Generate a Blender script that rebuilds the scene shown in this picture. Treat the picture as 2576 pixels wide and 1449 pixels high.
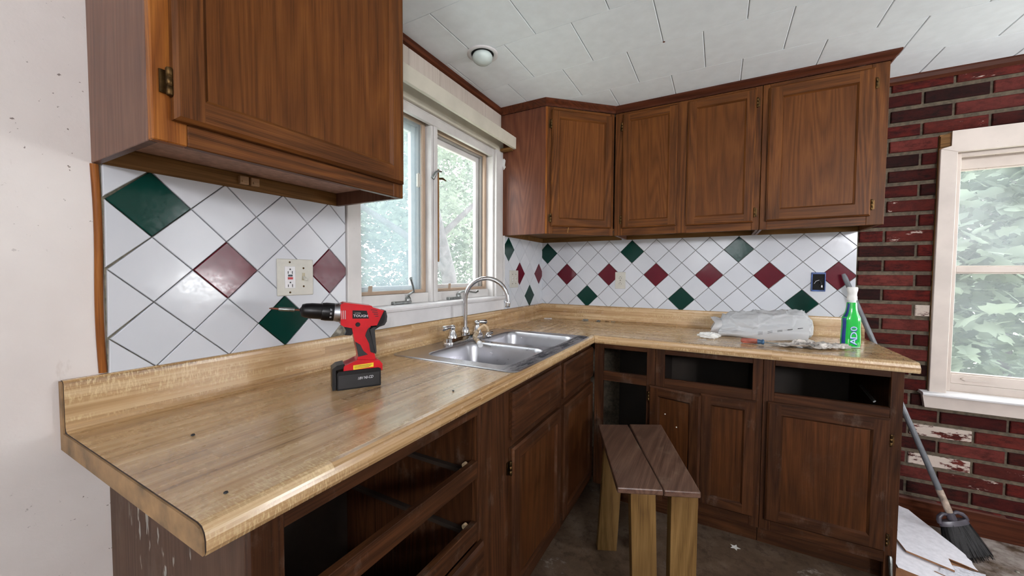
import bpy, bmesh, math, random
from mathutils import Vector, Matrix, noise
random.seed(7)
D2R = math.pi/180
for o in list(bpy.data.objects): bpy.data.objects.remove(o)
sc = bpy.context.scene
COL = sc.collection
# ------------------------------------------------------------------ camera
cam = bpy.data.cameras.new('camera'); co = bpy.data.objects.new('camera', cam); COL.objects.link(co)
CP = Vector((1.1841, -2.6273, 1.2449)); yaw, pit, rol = 2.0717, -0.0386, 0.0056
f = Vector((math.cos(yaw)*math.cos(pit), math.sin(yaw)*math.cos(pit), math.sin(pit)))
r = Vector((math.sin(yaw), -math.cos(yaw), 0)); u = r.cross(f)
r2 = r*math.cos(rol)+u*math.sin(rol); u2 = -r*math.sin(rol)+u*math.cos(rol)
M = Matrix((r2, u2, -f)).transposed().to_4x4(); M.translation = CP
co.matrix_world = M
cam.sensor_width = 36; cam.lens = 947.98/2576*36; cam.clip_start = .02; cam.clip_end = 200
sc.camera = co
# ------------------------------------------------------------------ light
sc.view_settings.view_transform = 'Standard'; sc.view_settings.look = 'None'
sc.view_settings.gamma = 1; sc.view_settings.use_curve_mapping = False
sc.view_settings.exposure = -0.17
W = bpy.data.worlds.new('world'); sc.world = W; W.use_nodes = True
bg = W.node_tree.nodes['Background']; bg.inputs[0].default_value = (.93, .97, 1, 1); bg.inputs[1].default_value = 10
def area(name, loc, rot, sx, sy, power, col=(1, 1, 1), portal=False):
    l = bpy.data.lights.new(name, 'AREA'); l.shape = 'RECTANGLE'; l.size = sx; l.size_y = sy; l.energy = power; l.color = col
    if portal: l.cycles.is_portal = True
    o = bpy.data.objects.new(name, l); COL.objects.link(o); o.location = loc; o.rotation_euler = rot; return o
RX, RY, RZ = 3.9, -4.9, 2.235
area('portal_left', (-.14, -1.18, 1.55), (0, -90*D2R, 0), .9, 1.0, 1, portal=True)
area('portal_back', (2.6, .16, 1.26), (-90*D2R, 0, 0), .9, 1.15, 1, portal=True)
# window_3 daylight, then two unseen upward lights added as fill (the first at fill_door)
area('daylight_front', (3.35, RY-.16, 1.93), (90*D2R, 0, 0), .75, .36, 150, (.95, .95, 1))
area('fill_right', (RX+.36, -.50, 1.1), (0, 160*D2R, 0), .6, .65, 62, (.97, .985, 1))  # added fill outside the right opening, aimed up to brighten the ceiling
area('fill_front_side', (1.15, RY-.42, 1.34), (169*D2R, 0, 0), .9, .6, 250, (.95, .97, 1))  # added fill behind the camera, tilted up for ceiling and back cabinets
# ------------------------------------------------------------------ helpers
def tag(o, label=None, cat=None, group=None, kind=None):
    if label: o['label'] = label
    if cat: o['category'] = cat
    if group: o['group'] = group
    if kind: o['kind'] = kind
    return o
def empty(name, loc=(0, 0, 0), rz=0, label=None, cat=None, group=None):
    o = bpy.data.objects.new(name, None); COL.objects.link(o); o.location = loc; o.rotation_euler = (0, 0, rz)
    o.empty_display_size = .05
    return tag(o, label, cat, group)
class MB:
    def __init__(s): s.v = []; s.f = []; s.m = []; s.sm = []
    def add(s, vs, fs, m=0, smooth=False):
        b = len(s.v); s.v += [tuple(p) for p in vs]
        for q in fs: s.f.append([b+i for i in q]); s.m.append(m); s.sm.append(smooth)
        return s
    def box(s, x0, x1, y0, y1, z0, z1, m=0):
        v = [(x, y, z) for x in (x0, x1) for y in (y0, y1) for z in (z0, z1)]
        return s.add(v, [(0, 1, 3, 2), (4, 6, 7, 5), (0, 4, 5, 1), (2, 3, 7, 6), (0, 2, 6, 4), (1, 5, 7, 3)], m)
    def prism(s, pts, axis, a0, a1, m=0, smooth=False, ends=None):
        def P(p, a):
            return {'x': (a, p[0], p[1]), 'y': (p[0], a, p[1]), 'z': (p[0], p[1], a)}[axis]
        n = len(pts); A = a0 if callable(a0) else (lambda p: a0); B = a1 if callable(a1) else (lambda p: a1)
        v = [P(p, A(p)) for p in pts]+[P(p, B(p)) for p in pts]
        s.add(v, [(i, (i+1) % n, n+(i+1) % n, n+i) for i in range(n)], m, smooth)
        e = m if ends is None else ends
        s.add(v[:n], [list(range(n))[::-1]], e); s.add(v[n:], [list(range(n))], e)
        return s
    def rings(s, R, m=0, smooth=True, close=True, cap0=True, cap1=True):
        n = len(R[0]); v = [p for q in R for p in q]; fs = []
        for k in range(len(R)-1):
            for i in range(n if close else n-1):
                j = (i+1) % n; fs.append((k*n+i, k*n+j, (k+1)*n+j, (k+1)*n+i))
        s.add(v, fs, m, smooth)
        if cap0: s.add(R[0], [list(range(n))[::-1]], m)
        if cap1: s.add(R[-1], [list(range(n))], m)
        return s
    def lathe(s, prof, c=(0, 0, 0), ax=(0, 0, 1), n=20, m=0, smooth=True, cap0=True, cap1=True):
        a = Vector(ax).normalized(); e = Vector((1, 0, 0)) if abs(a.x) < .9 else Vector((0, 1, 0))
        e1 = a.cross(e).normalized(); e2 = a.cross(e1); c = Vector(c)
        R = [[c+a*h+(e1*math.cos(2*math.pi*i/n)+e2*math.sin(2*math.pi*i/n))*rr for i in range(n)] for rr, h in prof]
        return s.rings(R, m, smooth, True, cap0, cap1)
    def tube(s, pts, rad, n=12, m=0, caps=True, flat=1.0):
        pts = [Vector(p) for p in pts]; R = []; e = None
        for i, p in enumerate(pts):
            t = (pts[min(i+1, len(pts)-1)]-pts[max(i-1, 0)]).normalized()
            if e is None:
                e = t.orthogonal().normalized()
            e = (e-t*e.dot(t)).normalized(); b = t.cross(e)
            rr = rad[i] if isinstance(rad, (list, tuple)) else rad
            R.append([p+(e*math.cos(2*math.pi*k/n)+b*math.sin(2*math.pi*k/n)*flat)*rr for k in range(n)])
        return s.rings(R, m, True, True, caps, caps)
    def build(s, name, mats, parent=None, bevel=0, seg=2, loc=None, rz=None, weld=False, fix=True):
        me = bpy.data.meshes.new(name); me.from_pydata(s.v, [], s.f)
        if not isinstance(mats, (list, tuple)): mats = [mats]
        for k in mats: me.materials.append(k)
        me.polygons.foreach_set('material_index', s.m); me.polygons.foreach_set('use_smooth', s.sm)
        if weld or fix:
            bm = bmesh.new(); bm.from_mesh(me)
            if weld: bmesh.ops.remove_doubles(bm, verts=bm.verts, dist=1e-5)
            if fix: bmesh.ops.recalc_face_normals(bm, faces=bm.faces)
            bm.to_mesh(me); bm.free()
        me.update()
        o = bpy.data.objects.new(name, me); COL.objects.link(o)
        if parent: o.parent = parent
        if loc is not None: o.location = loc
        if rz is not None: o.rotation_euler = (0, 0, rz)
        if bevel:
            b = o.modifiers.new('bevel', 'BEVEL'); b.width = bevel; b.segments = seg; b.limit_method = 'ANGLE'; b.angle_limit = 35*D2R
        return o
def bx(name, mt, parent, *b, bevel=.0012, **k):
    return MB().box(*b).build(name, mt, parent, bevel=bevel, seg=1, **k)
def text(name, body, mt, parent, size, M4, ext=.0002, shear=0, align='CENTER', sx=1):
    c = bpy.data.curves.new(name, 'FONT'); c.body = body; c.size = size; c.extrude = ext; c.shear = shear
    c.align_x = align; c.align_y = 'CENTER'; c.resolution_u = 2
    t = bpy.data.objects.new(name, c); COL.objects.link(t)
    dg = bpy.context.evaluated_depsgraph_get(); me = bpy.data.meshes.new_from_object(t.evaluated_get(dg)); me.name = name
    bpy.data.objects.remove(t); me.transform(M4 @ Matrix.Diagonal((sx, 1, 1, 1))); me.materials.clear(); me.materials.append(mt)
    o = bpy.data.objects.new(name, me); COL.objects.link(o); o.parent = parent; return o
def mx(X, Y, Z, T):   # matrix from axis columns
    m = Matrix((Vector(X), Vector(Y), Vector(Z))).transposed().to_4x4(); m.translation = Vector(T); return m
# ------------------------------------------------------------------ materials
def lin(c): return tuple(((x/255)/12.92 if x/255 <= .04045 else ((x/255+.055)/1.055)**2.4) for x in c[:3])+(1,)
class G:
    def __init__(s, name):
        s.mat = bpy.data.materials.new(name); s.mat.use_nodes = True; s.t = s.mat.node_tree; s.b = s.t.nodes['Principled BSDF']
    def n(s, ty, **k):
        x = s.t.nodes.new(ty)
        for a, v in k.items():
            if a.startswith('i_'): x.inputs[int(a[2:])].default_value = v
            else: setattr(x, a, v)
        return x
    def l(s, a, b): s.t.links.new(a, b)
    def math(s, op, a, b=None, c=None):
        x = s.n('ShaderNodeMath', operation=op)
        for i, q in enumerate((a, b, c)):
            if q is None: continue
            if hasattr(q, 'links'): s.l(q, x.inputs[i])
            else: x.inputs[i].default_value = q
        return x.outputs[0]
    def coord(s, scale=(1, 1, 1), rnd=True, which='Object', warp=0):
        tc = s.n('ShaderNodeTexCoord').outputs[which]
        if rnd:
            oi = s.n('ShaderNodeObjectInfo'); v = s.n('ShaderNodeVectorMath', operation='SCALE'); s.l(oi.outputs['Random'], v.inputs['Scale'])
            v.inputs[0].default_value = (7.3, 11.1, 5.7); a = s.n('ShaderNodeVectorMath', operation='ADD'); s.l(tc, a.inputs[0]); s.l(v.outputs[0], a.inputs[1]); tc = a.outputs[0]
        m = s.n('ShaderNodeMapping'); m.inputs['Scale'].default_value = scale; s.l(tc, m.inputs[0]); return m.outputs[0]
    def noise(s, vec, scale, detail=3, rough=.55, dist=0):
        x = s.n('ShaderNodeTexNoise'); s.l(vec, x.inputs['Vector']); x.inputs['Scale'].default_value = scale; x.inputs['Detail'].default_value = detail
        x.inputs['Roughness'].default_value = rough; x.inputs['Distortion'].default_value = dist; return x.outputs['Fac']
    def ramp(s, fac, stops, interp='LINEAR'):
        x = s.n('ShaderNodeValToRGB'); e = x.color_ramp.elements; x.color_ramp.interpolation = interp
        while len(e) < len(stops): e.new(.5)
        for q, (p, c) in zip(e, stops):
            q.position = p; q.color = lin(c) if isinstance(c, tuple) else (c, c, c, 1)
        s.l(fac, x.inputs[0]); return x.outputs[0]
    def mix(s, fac, a, b, bt='MIX'):
        x = s.n('ShaderNodeMix', data_type='RGBA', blend_type=bt)
        for i, q in ((0, fac), (6, a), (7, b)):
            if hasattr(q, 'links'): s.l(q, x.inputs[i])
            else: x.inputs[i].default_value = lin(q) if isinstance(q, tuple) else q
        return x.outputs[2]
    def bump(s, h, st=.3, d=.001):
        x = s.n('ShaderNodeBump'); x.inputs['Strength'].default_value = st; x.inputs['Distance'].default_value = d
        s.l(h, x.inputs['Height']); s.l(x.outputs[0], s.b.inputs['Normal'])
    def fin(s, col, rough=.5, metal=0, spec=.5, coat=0):
        if hasattr(col, 'links'): s.l(col, s.b.inputs['Base Color'])
        else: s.b.inputs['Base Color'].default_value = lin(col)
        if hasattr(rough, 'links'): s.l(rough, s.b.inputs['Roughness'])
        else: s.b.inputs['Roughness'].default_value = rough
        s.b.inputs['Metallic'].default_value = metal; s.b.inputs['Specular IOR Level'].default_value = spec
        if coat: s.b.inputs['Coat Weight'].default_value = coat; s.b.inputs['Coat Roughness'].default_value = .15
        return s.mat
def plain(name, c, rough=.5, metal=0, spec=.5, var=.12, scale=30, bump=0, coat=0):
    g = G(name); v = g.coord(); nz = g.noise(v, scale, 4)
    a = tuple(x*(1-var) for x in c); b = tuple(min(255, x*(1+var)) for x in c)
    col = g.ramp(nz, [(.3, a), (.7, b)])
    if bump: g.bump(nz, bump)
    return g.fin(col, rough, metal, spec, coat)
def oak(name, ax, light, mid, dark, rough=.42, spec=.28, wear=0):
    g = G(name)
    st = {'x': (.07, 1, 1), 'y': (1, .07, 1), 'z': (1, 1, .07)}[ax]
    v = g.coord(st); n1 = g.noise(v, 8, 1.5, .45, .2)
    c = g.math('PINGPONG', g.math('MULTIPLY', n1, 30), 1)
    st2 = {'x': (.02, 1, 1), 'y': (1, .02, 1), 'z': (1, 1, .02)}[ax]
    v2 = g.coord(st2); p = g.noise(v2, 420, 2, .6); q = g.noise(v2, 60, 3, .6)
    t = g.math('ADD', g.math('MULTIPLY', c, .22), g.math('ADD', g.math('MULTIPLY', p, .62), g.math('MULTIPLY', q, .36)))
    col = g.ramp(t, [(.32, dark), (.55, mid), (.8, light)])
    big = g.noise(g.coord((1, 1, 1)), 3.5, 3); col = g.mix(g.ramp(big, [(.38, .34), (.62, 0.0)]), col, dark)
    if wear:
        w = g.noise(g.coord((1, 1, .5)), 9, 8, .75); col = g.mix(g.math('MULTIPLY', g.ramp(w, [(.56, 0.0), (.8, 1.0)]), wear), col, (130, 116, 102))
    g.bump(t, .25, .0008)
    return g.fin(col, rough, 0, spec*.4)
OL, OM, OD = (116, 71, 33), (89, 51, 23), (50, 28, 12)
OAK = {a: oak('oak_'+a, a, OL, OM, OD) for a in 'xyz'}
OAKP = oak('oak_panel', 'z', (112, 68, 30), (93, 53, 22), (68, 37, 15))
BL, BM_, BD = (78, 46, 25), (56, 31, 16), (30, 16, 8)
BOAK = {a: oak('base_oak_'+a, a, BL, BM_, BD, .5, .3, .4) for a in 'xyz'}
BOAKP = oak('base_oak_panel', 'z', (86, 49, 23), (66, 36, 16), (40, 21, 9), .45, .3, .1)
SIDEO = oak('oak_side_greyed', 'z', (120, 86, 68), (98, 66, 50), (72, 44, 34), .4, .5)
SIDEW = oak('oak_side_worn', 'z', (92, 70, 56), (76, 55, 43), (56, 39, 30), .55, .35, .3)
def drips():
    nt = SIDEW.node_tree; b = nt.nodes['Principled BSDF']; g = G.__new__(G); g.mat = SIDEW; g.t = nt; g.b = b
    src = b.inputs['Base Color'].links[0].from_socket
    v = g.coord((1, 1, .22), False); n = g.noise(v, 34, 3, .6); sp = g.n('ShaderNodeSeparateXYZ'); g.l(g.coord(rnd=False), sp.inputs[0])
    k = g.math('MULTIPLY', g.ramp(n, [(.60, 0.0), (.615, .8)]), g.ramp(sp.outputs[1], [(.12, 0.0), (.2, 1.0), (.42, 1.0), (.5, 0.0)]))
    g.l(g.mix(k, src, (150, 148, 142)), b.inputs['Base Color'])
drips()
STRIPO = oak('oak_bright_stile', 'z', (156, 98, 42), (128, 74, 30), (90, 48, 20))
CROWNO = oak('dark_oak_trim', 'x', (88, 46, 28), (68, 33, 19), (44, 20, 12), .45)
CROWNY = oak('dark_oak_trim_long', 'y', (98, 52, 30), (76, 38, 22), (48, 22, 13), .45)
YELO = oak('raw_oak_underside', 'x', (136, 100, 58), (112, 80, 44), (80, 54, 30), .6, .3)
YELY = oak('raw_oak_underside_long', 'y', (136, 100, 58), (112, 80, 44), (80, 54, 30), .6, .3)
def butcher(name, ax):
    g = G(name); tc = g.n('ShaderNodeTexCoord').outputs['Object']; sp = g.n('ShaderNodeSeparateXYZ'); g.l(tc, sp.inputs[0])
    X, Y, Z = sp.outputs
    if ax == 'y': a, c = Y, g.math('SUBTRACT', X, Z)
    else: a, c = X, g.math('SUBTRACT', g.math('MULTIPLY', Y, -1), Z)
    idn = g.math('FLOOR', g.math('MULTIPLY', c, 34)); wn = g.n('ShaderNodeTexWhiteNoise', noise_dimensions='1D'); g.l(idn, wn.inputs['W'])
    seg = g.math('FLOOR', g.math('ADD', g.math('MULTIPLY', a, 1.3), g.math('MULTIPLY', wn.outputs['Value'], 9)))
    w2 = g.n('ShaderNodeTexWhiteNoise', noise_dimensions='2D'); cb = g.n('ShaderNodeCombineXYZ'); g.l(idn, cb.inputs[0]); g.l(seg, cb.inputs[1]); g.l(cb.outputs[0], w2.inputs['Vector'])
    cv = g.n('ShaderNodeCombineXYZ'); g.l(c, cv.inputs[0]); g.l(a, cv.inputs[1]); g.l(g.math('MULTIPLY', w2.outputs['Value'], 3), cv.inputs[2])
    def m(sx, sy):
        sy *= .6
        q = g.n('ShaderNodeMapping'); q.inputs['Scale'].default_value = (sx, sy, 1); g.l(cv.outputs[0], q.inputs[0]); return q.outputs[0]
    n1 = g.noise(m(60, 1.6), 1, 3, .6); n2 = g.noise(m(260, 5), 1, 2, .6); n3 = g.noise(m(14, 1), 1, 2)
    t = g.math('ADD', g.math('MULTIPLY', n1, .6), g.math('ADD', g.math('MULTIPLY', n2, .26), g.math('ADD', g.math('MULTIPLY', w2.outputs['Value'], .12), g.math('MULTIPLY', n3, .16))))
    col = g.ramp(t, [(.38, (112, 80, 50)), (.47, (150, 116, 77)), (.58, (178, 144, 102)), (.72, (204, 177, 138))])
    tick = g.noise(m(70, 520), 1, 2, .6); msk = g.noise(m(11, 2.5), 1.3, 2)
    tk = g.math('MULTIPLY', g.ramp(tick, [(.5, 0.0), (.62, 1.0)]), g.ramp(msk, [(.5, 0.0), (.6, .5)]))
    col = g.mix(tk, col, (226, 204, 158))
    # grime kept along the back joint
    dirt = g.noise(m(8, 4), 3, 5, .7)
    col = g.mix(g.ramp(dirt, [(.6, 0.0), (.8, .3)]), col, (120, 84, 52))
    rg = g.noise(m(12, 9), 1, 5, .7)
    return g.fin(col, g.ramp(rg, [(.3, .2), (.7, .34)]), 0, .6, .35)
BUTY, BUTX = butcher('laminate_butcher_block_long', 'y'), butcher('laminate_butcher_block_short', 'x')
KRAFT = plain('laminate_dark_edge', (44, 34, 30), .6)
PARTB = plain('particle_board_edge', (128, 100, 68), .7, var=.25, scale=18, bump=.2)
def plaster():
    g = G('dirty_cream_plaster'); v = g.coord(rnd=False); n = g.noise(v, 2.2, 4, .6)
    col = g.ramp(n, [(.3, (214, 205, 200)), (.7, (232, 226, 221))])
    s1 = g.noise(v, 55, 3, .7); m = g.noise(v, 2.7, 2); mm = g.ramp(m, [(.42, 0.0), (.6, 1.0)])
    col = g.mix(g.math('MULTIPLY', g.ramp(s1, [(.665, 0.0), (.70, .8)]), mm), col, (92, 74, 62))
    s2 = g.noise(g.coord((3, 3, 1), False), 8, 4, .7); col = g.mix(g.ramp(s2, [(.66, 0.0), (.8, .35)]), col, (150, 128, 108))
    g.bump(g.noise(v, 60, 4), .25, .002); return g.fin(col, .65, 0, .3)
PLAST = plaster()
def painted(name, c, chip=(120, 92, 60), amt=.6, rough=.45):
    g = G(name); v = g.coord(); n = g.noise(v, 6, 4)
    col = g.ramp(n, [(.3, tuple(x*.9 for x in c)), (.7, c)])
    s1 = g.noise(v, 34, 6, .75); col = g.mix(g.math('MULTIPLY', g.ramp(s1, [(.66, 0.0), (.72, 1.0)]), amt), col, chip)
    g.bump(n, .2); return g.fin(col, rough, 0, .4)
WPAINT = painted('white_window_paint', (214, 211, 208))
CPAINT = painted('cream_casing_paint', (206, 200, 184))
SPAINT = painted('bright_sill_paint', (226, 224, 224), amt=.8)
BPAINT = painted('pinkish_white_paint', (206, 194, 184), (96, 60, 44), .9)
BEIGE = painted('beige_screen_frame', (176, 152, 130), (120, 90, 66), .4)
SASHG = painted('grey_sash_channel', (150, 146, 140), (90, 84, 78), .7)
RUSTW = painted('weathered_brown_wood', (150, 104, 52), (80, 50, 26), .9, .7)
def glaze(name, c, c2, rough=.12):
    g = G(name); v = g.coord((1, 1, 1)); n = g.noise(v, 3, 4, .6); n2 = g.noise(v, 120, 3)
    oi = g.n('ShaderNodeObjectInfo'); col = g.ramp(n, [(.3, c), (.7, c2)])
    col = g.mix(g.math('MULTIPLY', oi.outputs['Random'], .25), col, tuple(x*.9 for x in c))
    g.bump(g.noise(v, 14, 2), .12, .004)
    return g.fin(col, g.ramp(n2, [(.3, rough*.8), (.8, rough*1.9)]), 0, .25)
TW = glaze('white_glazed_tile', (196, 200, 206), (208, 210, 215)); TG = glaze('green_glazed_tile', (4, 46, 38), (8, 58, 50), .1); TR = glaze('burgundy_glazed_tile', (84, 18, 32), (98, 26, 40), .1)
GROUT = plain('grey_grout', (122, 116, 100), .8, var=.2, scale=80)
def brickm(name, a, b, paint=0):
    g = G(name); v = g.coord((1, 1, 2.2)); n = g.noise(v, 19, 8, .8); oi = g.n('ShaderNodeObjectInfo')
    col = g.ramp(n, [(.38, b), (.54, a), (.8, tuple(min(255, x*1.25) for x in a))])
    col = g.mix(g.math('MULTIPLY', oi.outputs['Random'], .7), col, b)
    if paint:
        p = g.noise(g.coord((1, 1, 3)), 12, 6, .7); k = 1-paint
        col = g.mix(g.ramp(p, [(k, 0.0), (k+.05, 1.0)]), col, (205, 190, 178))
    g.bump(n, 1.0, .006); return g.fin(col, .7, 0, .12)
BR = [brickm('brick_red', (86, 26, 21), (42, 14, 13)), brickm('brick_dark', (60, 20, 16), (26, 12, 11)), brickm('brick_rose', (106, 48, 42), (68, 27, 24)),
      brickm('brick_whitewashed', (92, 35, 28), (56, 20, 17), .56), brickm('brick_smeared', (94, 36, 30), (60, 24, 20), .4)]
MORT = plain('mortar', (86, 76, 62), .9, var=.22, scale=60, bump=.6)
CEILM = plain('white_ceiling_tile', (238, 245, 250), .6, var=.015, scale=20, bump=.1); GAPM = plain('ceiling_joint', (186, 184, 182), .9)
def floorm():
    g = G('dirty_subfloor_painted_light'); v = g.coord(rnd=False); n = g.noise(v, 3, 6, .7); n2 = g.noise(v, 22, 6, .75)
    col = g.ramp(n, [(.3, (58, 44, 34)), (.5, (88, 70, 54)), (.7, (116, 100, 86))])
    col = g.mix(g.ramp(n2, [(.5, 0.0), (.62, .8)]), col, (58, 42, 32)); n3 = g.noise(v, 5.5, 7, .8)
    col = g.mix(g.ramp(n3, [(.6, 0.0), (.66, .7)]), col, (150, 140, 132))
    sp = g.n('ShaderNodeSeparateXYZ'); g.l(v, sp.inputs[0]); painted_light = g.ramp(g.math('MULTIPLY', g.math('ADD', sp.outputs[0], g.math('MULTIPLY', n, .5)), .3), [(.70, 0.0), (.76, 1.0)])
    n4 = g.noise(v, 7, 7, .7); col = g.mix(g.math('MULTIPLY', painted_light, g.ramp(n4, [(.38, 0.0), (.56, .85)])), col, (178, 168, 162))  # pale patch paints the window's daylight into the floor colour
    g.bump(n2, .5, .003); return g.fin(col, .55, 0, .4)
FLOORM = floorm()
PANELM = oak('beige_wood_panelling', 'z', (196, 186, 176), (188, 177, 166), (172, 160, 150), .6, .3)
def metal(name, c, rough, var=.1, stretch=(1, 1, 1), s=60):
    g = G(name); v = g.coord(stretch); n = g.noise(v, s, 4, .6)
    return g.fin(g.ramp(n, [(.3, tuple(x*(1-var) for x in c)), (.7, c)]), g.ramp(n, [(.3, rough*.7), (.7, rough*1.4)]), 1)
STEEL = metal('brushed_stainless', (186, 186, 190), .36, .04, (1, .3, 1), 25); CHROME = metal('worn_chrome', (214, 214, 216), .1, .1)
def sinkdirt():
    g = G('grimy_stainless'); v = g.coord((1, .25, 1), False); n = g.noise(v, 26, 6, .75); m = g.noise(g.coord((1, .05, 1), False), 200, 2)
    sp = g.n('ShaderNodeSeparateXYZ'); g.l(g.coord(rnd=False), sp.inputs[0]); fr = g.ramp(g.math('MULTIPLY', sp.outputs[0], 4), [(.86, 0.0), (.93, 1.0)])
    k = g.math('MULTIPLY', g.ramp(n, [(.42, .15), (.56, 1.0)]), g.math('ADD', g.math('MULTIPLY', fr, .9), .08))
    col = g.mix(k, g.ramp(m, [(.3, (176, 176, 181)), (.7, (192, 192, 198))]), (64, 66, 76))
    return g.fin(col, g.math('ADD', g.math('MULTIPLY', k, .3), .24), 1)
GSTEEL = sinkdirt()
BRASS = metal('tarnished_brass', (98, 74, 44), .4, .5); ZINC = metal('zinc', (168, 172, 170), .35, .3); RUST = plain('rusted_bit', (104, 56, 40), .6, .4)
IVORY = plain('ivory_plastic', (192, 190, 180), .35, var=.03); WPLA = plain('white_plastic', (214, 214, 216), .3, var=.03)
BLACK = plain('black_plastic', (10, 10, 12), .35, var=.2, spec=.3); RUBB = plain('black_rubber', (34, 33, 34), .75, var=.2, scale=200, bump=.3)
RED = plain('red_plastic', (178, 10, 24), .3, var=.05, spec=.35); YEL = plain('yellow_label', (226, 196, 30), .5, var=.05)
INK = plain('black_ink', (18, 18, 22), .6); WINK = plain('white_ink', (222, 222, 226), .5, var=.02); BLUEB = plain('blue_box_plastic', (22, 62, 122), .4, var=.3)
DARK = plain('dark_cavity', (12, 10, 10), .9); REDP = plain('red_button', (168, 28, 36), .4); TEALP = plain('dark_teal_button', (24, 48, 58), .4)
HOSE = plain('yellowed_hose', (196, 170, 136), .4, var=.25, scale=40); PINE = oak('construction_pine', 'z', (124, 97, 58), (104, 78, 42), (72, 51, 27), .65, .3)
PLANK = oak('stained_plank', 'y', (112, 86, 72), (88, 64, 52), (60, 42, 34), .3, .5, .6)
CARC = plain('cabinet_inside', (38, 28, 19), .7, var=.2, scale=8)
DIRTG = plain('bare_plaster_mortar', (128, 124, 114), .9, var=.3, scale=60, bump=.8)
PAPER = plain('white_paper', (224, 224, 220), .7, var=.05); RAGM = plain('dirty_rag', (150, 144, 138), .85, var=.45, scale=22, bump=.3)
CARDW = plain('white_laminated_board', (236, 234, 240), .5, var=.04, scale=50); CARDB = plain('brown_board', (140, 98, 66), .7, var=.15)
def trans(name, col, tr, rough=.4, alpha=None, haze=None):
    g = G(name); nt = g.t; out = nt.nodes['Material Output']
    a = g.n('ShaderNodeBsdfTransparent'); d = g.n('ShaderNodeBsdfDiffuse'); d.inputs[0].default_value = lin(col)
    t = g.n('ShaderNodeBsdfTranslucent'); t.inputs[0].default_value = lin(col); gl = g.n('ShaderNodeBsdfGlossy'); gl.inputs['Roughness'].default_value = rough
    m1 = g.n('ShaderNodeMixShader', i_0=.5); g.l(d.outputs[0], m1.inputs[1]); g.l(t.outputs[0], m1.inputs[2])
    m2 = g.n('ShaderNodeMixShader', i_0=tr); g.l(m1.outputs[0], m2.inputs[1]); g.l(a.outputs[0], m2.inputs[2])
    lw = g.n('ShaderNodeLayerWeight'); lw.inputs[0].default_value = .5; fr = g.math('ADD', g.math('MULTIPLY', g.math('POWER', lw.outputs['Facing'], 4), .5), .03)
    m3 = g.n('ShaderNodeMixShader'); g.l(fr, m3.inputs[0]); g.l(m2.outputs[0], m3.inputs[1]); g.l(gl.outputs[0], m3.inputs[2])
    if haze:
        nz = g.noise(g.coord(rnd=False), haze, 5, .7); g.l(g.math('ADD', g.math('MULTIPLY', nz, -.2), tr+.09), m2.inputs[0])
    g.l(m3.outputs[0], out.inputs[0]); return g.mat
GLASS = trans('dusty_glass', (215, 225, 228), .92, .02, haze=4); SCREEN = trans('insect_screen', (170, 190, 200), .78, .5, haze=30)
BAGM = trans('white_bag_film', (236, 238, 240), .10, .22)
def leafm():
    g = G('leaf'); out = g.t.nodes['Material Output']; oi = g.noise(g.coord(rnd=False), 1.7, 3)
    col = g.ramp(oi, [(.3, (98, 110, 98)), (.7, (144, 154, 136))])
    d = g.n('ShaderNodeBsdfDiffuse'); t = g.n('ShaderNodeBsdfTranslucent'); g.l(col, d.inputs[0]); g.l(col, t.inputs[0])
    m = g.n('ShaderNodeMixShader', i_0=.5); g.l(d.outputs[0], m.inputs[1]); g.l(t.outputs[0], m.inputs[2]); g.l(m.outputs[0], out.inputs[0]); return g.mat
LEAF = leafm(); BARK = plain('grey_bark', (74, 68, 70), .9, var=.2, scale=12, bump=.5); GRASS = plain('pale_ground', (186, 188, 172), .9, var=.2, scale=3)

# ================================================================== SETTING
S = 'structure'
def struct(name, mb, m, parent=None, **k): return tag(mb.build(name, m, parent, **k), kind=S)
# openings
WY0, WY1, WZ0, WZ1 = -1.664, -.695, 1.10, 1.985      # window_1 in wall_left
BX0, BX1, BZ0, BZ1 = 2.16, 3.02, .68, 1.87           # window_2 in wall_back
def wall_x(x0, x1, y0, y1, oy0, oy1, oz0, oz1):
    m = MB(); m.box(x0, x1, y0, oy0, 0, RZ+.1); m.box(x0, x1, oy1, y1, 0, RZ+.1); m.box(x0, x1, oy0, oy1, 0, oz0) if oz0 > 0 else None; m.box(x0, x1, oy0, oy1, oz1, RZ+.1); return m
def wall_y(y0, y1, x0, x1, ox0, ox1, oz0, oz1):
    m = MB(); m.box(x0, ox0, y0, y1, 0, RZ+.1); m.box(ox1, x1, y0, y1, 0, RZ+.1); m.box(ox0, ox1, y0, y1, 0, oz0) if oz0 > 0 else None; m.box(ox0, ox1, y0, y1, oz1, RZ+.1); return m
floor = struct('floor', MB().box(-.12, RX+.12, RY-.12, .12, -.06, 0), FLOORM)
WL = struct('wall_left', wall_x(-.12, 0, RY-.12, .12, WY0, WY1, WZ0-.02, WZ1), PLAST)
WB = struct('wall_back', wall_y(0, .14, 0, RX+.12, BX0, BX1, BZ0-.03, BZ1), MORT)
struct('wall_right', wall_x(RX, RX+.12, RY-.12, 0, -.85, -.15, 1.0, 1.95), PLAST)
struct('wall_front', wall_y(RY-.12, RY, 2.2, RX, 2.95, 3.75, 1.72, 2.14), PLAST); struct('wall_front', wall_y(RY-.12, RY, 0, 2.2, .7, 1.6, 1.42, 2.05), PLAST)
CE = struct('ceiling', MB().box(-.12, RX+.12, RY-.12, .12, RZ+.008, RZ+.1), GAPM)
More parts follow.
